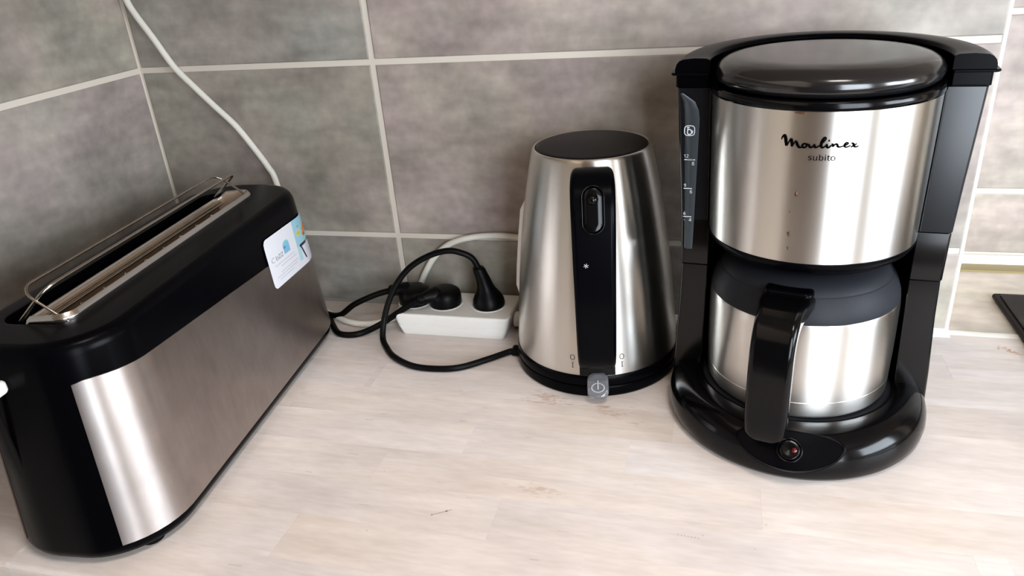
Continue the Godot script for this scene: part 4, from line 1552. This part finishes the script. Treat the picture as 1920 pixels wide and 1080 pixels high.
# ------------------------------------------------------------------ power strip, plugs and cords
func power_strip() -> void:
	var t := thing("power_strip", "white three-way power strip with white cord, between toaster and kettle", "power strip", Vector3(0.3805, 0, 0.0445))
	var b := MB.new()
	var rings := []
	for q in [[0.0595, 0.0275, 0.004, 0.0], [0.0608, 0.0288, 0.005, 0.0010], [0.0650, 0.0306, 0.005, 0.0128], [0.0638, 0.0294, 0.005, 0.0131], [0.0638, 0.0294, 0.005, 0.0137], [0.0652, 0.0306, 0.005, 0.0140], [0.0682, 0.0312, 0.006, 0.0248], [0.0677, 0.0306, 0.0055, 0.0263], [0.0662, 0.0291, 0.005, 0.0270]]:
		rings.append(rr(0, 0, q[0], q[1], q[2], q[3], 6))
	loft(b, rings)
	part("housing", b, M.white_plastic, t)
	for k in 3:
		b = MB.new()
		lathe(b, [Vector2(0.0185, 0.0268), Vector2(0.0190, 0.0276), Vector2(0.0196, 0.0276), Vector2(0.0200, 0.0268)], 40, Vector3([-0.0523, -0.0145, 0.0370][k], 0, [-0.002, -0.001, -0.003][k]))
		part("socket_ring", b, M.white_plastic, t)
	b = MB.new()
	lathe(b, [Vector2(0.0, 0.0), Vector2(0.0085, 0.0), Vector2(0.0085, 0.0), Vector2(0.0088, 0.004), Vector2(0.0078, 0.005), Vector2(0.0075, 0.0075), Vector2(0.0062, 0.0085), Vector2(0.0056, 0.016), Vector2(0.0045, 0.020), Vector2(0.0036, 0.021)], 28)
	b.move(0, Transform3D(Basis(Vector3.FORWARD, PI / 2), Vector3(0.0675, 0.0125, 0.0005)))
	part("cord_gland", b, M.white_plastic, t)
	# its cord: round behind the kettle, back over the plugs' shadow, along the worktop behind the toaster and up the wall
	var pts := [Vector3(0.469, 0.0125, 0.045), Vector3(0.478, 0.014, 0.030), Vector3(0.486, 0.030, 0.013), Vector3(0.490, 0.056, 0.0055), Vector3(0.484, 0.080, 0.0045), Vector3(0.4664, 0.0938, 0.0045), Vector3(0.4474, 0.0950, 0.0045), Vector3(0.4221, 0.0966, 0.0045), Vector3(0.3896, 0.0933, 0.0045), Vector3(0.3625, 0.0838, 0.0045), Vector3(0.3422, 0.0666, 0.0048), Vector3(0.3283, 0.0457, 0.0055), Vector3(0.3170, 0.0230, 0.0085), Vector3(0.3090, 0.0080, 0.020), Vector3(0.3010, 0.0042, 0.040), Vector3(0.2860, 0.0042, 0.0565), Vector3(0.2675, 0.0042, 0.0635), Vector3(0.2443, 0.0042, 0.0595), Vector3(0.2164, 0.0042, 0.0440), Vector3(0.190, 0.0050, 0.026), Vector3(0.168, 0.020, 0.012), Vector3(0.157, 0.060, 0.0070), Vector3(0.1545, 0.110, 0.0050), Vector3(0.1520, 0.1596, 0.0046), Vector3(0.1450, 0.1776, 0.0044), Vector3(0.1319, 0.1999, 0.0042), Vector3(0.1138, 0.2267, 0.0042), Vector3(0.0915, 0.2501, 0.0042), Vector3(0.0695, 0.2738, 0.0042), Vector3(0.0508, 0.2954, 0.0042), Vector3(0.0326, 0.3285, 0.0042), Vector3(0.0190, 0.3522, 0.0045), Vector3(0.0115, 0.3695, 0.0046), Vector3(0.0070, 0.40, 0.0055), Vector3(0.0055, 0.45, 0.0055), Vector3(0.0055, 0.55, 0.0055)]
	b = MB.new()
	tube(b, smooth(pts, 6), 0.0037, 12)
	b.move(0, Transform3D(Basis(), -t.position))
	part("cord", b, M.cream_cord, t)
	# kettle cord: upright plug, loop, down to the worktop and off to the kettle base
	var k := thing("mains_cable", "black kettle cable looping from the upright plug nearest the kettle", "mains cable", Vector3(0.4175, 0.0276, 0.0415), 0, "black plugs and cables on the power strip")
	b = MB.new()
	lathe(b, [Vector2(0, 0), Vector2(0.0178, 0), Vector2(0.0178, 0), Vector2(0.0182, 0.002), Vector2(0.0176, 0.007), Vector2(0.0150, 0.0125), Vector2(0.0115, 0.0180), Vector2(0.0092, 0.0235), Vector2(0.0080, 0.032), Vector2(0.0070, 0.043), Vector2(0.0062, 0.0455), Vector2(0.0040, 0.046)], 36)
	for i in b.v.size():  # leans a little towards the toaster as it rises
		b.v[i].x -= b.v[i].y * b.v[i].y * 4.2
	part("plug", b, M.black_rubber, k)
	pts = [Vector3(0.4090, 0.0715, 0.0415), Vector3(0.4041, 0.0839, 0.0430), Vector3(0.3944, 0.0914, 0.0460), Vector3(0.3788, 0.0957, 0.0500), Vector3(0.3586, 0.0918, 0.0560), Vector3(0.3381, 0.0811, 0.0640), Vector3(0.3230, 0.0645, 0.0720), Vector3(0.3130, 0.0447, 0.0800), Vector3(0.3070, 0.0230, 0.0880), Vector3(0.3080, 0.0075, 0.0985), Vector3(0.3180, 0.0038, 0.1120), Vector3(0.3336, 0.0037, 0.1290), Vector3(0.3590, 0.0037, 0.1435), Vector3(0.3840, 0.0037, 0.1465), Vector3(0.4113, 0.0037, 0.1408), Vector3(0.4370, 0.0037, 0.1202), Vector3(0.4545, 0.0040, 0.1040), Vector3(0.4630, 0.0045, 0.1000)]
	b = MB.new()
	tube(b, smooth(pts, 7), 0.0034, 12)
	b.move(0, Transform3D(Basis(), -k.position))
	part("cord", b, M.black_rubber, k)
	# two flat side-entry plugs with cords running off behind the toaster
	flat_plug(Vector3(0.3282, 0.0276, 0.0425), "black cable running behind the toaster from the plug nearest the toaster", [Vector3(0.3000, 0.0405, 0.0440), Vector3(0.2807, 0.0350, 0.0465), Vector3(0.2526, 0.0225, 0.0500), Vector3(0.2330, 0.0085, 0.0520), Vector3(0.2150, 0.0055, 0.0480), Vector3(0.190, 0.0055, 0.036)], deg_to_rad(-93))
	flat_plug(Vector3(0.3660, 0.0276, 0.0435), "black cable sagging to the worktop from the middle plug of the power strip", [Vector3(0.3425, 0.0405, 0.0640), Vector3(0.3250, 0.0310, 0.0700), Vector3(0.3000, 0.0150, 0.0765), Vector3(0.2800, 0.0055, 0.0820), Vector3(0.2657, 0.0037, 0.0890), Vector3(0.2479, 0.0037, 0.0880), Vector3(0.2307, 0.0037, 0.0700), Vector3(0.206, 0.0037, 0.0400), Vector3(0.18, 0.0037, 0.030)], deg_to_rad(-49))


func flat_plug(at: Vector3, label: String, pts: Array, turn: float) -> void:
	var k := thing("mains_cable", label, "mains cable", at, 0, "black plugs and cables on the power strip")
	var b := MB.new()
	lathe(b, [Vector2(0, 0), Vector2(0.0180, 0), Vector2(0.0180, 0), Vector2(0.0186, 0.002), Vector2(0.0186, 0.010), Vector2(0.0172, 0.0150), Vector2(0.0135, 0.0180), Vector2(0.0070, 0.0190), Vector2(0, 0.0192)], 36)
	part("plug", b, M.black_rubber, k)
	# strain relief
	b = MB.new()
	var d := Vector3(sin(turn), 0.0, cos(turn))
	var p0 := Vector3(0, 0.0125, 0) + d * 0.010
	var p1: Vector3 = pts[0] - at
	tube(b, smooth([p0, p0.lerp(p1, 0.5) + Vector3(0, 0.001, 0), p1], 6), [0.0105, 0.0103, 0.0100, 0.0095, 0.0089, 0.0082, 0.0076, 0.0071, 0.0067, 0.0063, 0.0060, 0.0057, 0.0055], 16)
	for i in 3:
		var q := p0.lerp(p1, 0.80 + 0.08 * i)
		var dd := (p1 - p0).normalized()
		tube(b, PackedVector3Array([q - dd * 0.0007, q + dd * 0.0007]), 0.0067, 14)
	part("strain_relief", b, M.black_rubber, k)
	b = MB.new()
	tube(b, smooth(pts, 7), 0.0036, 12)
	b.move(0, Transform3D(Basis(), -at))
	part("cord", b, M.black_rubber, k)
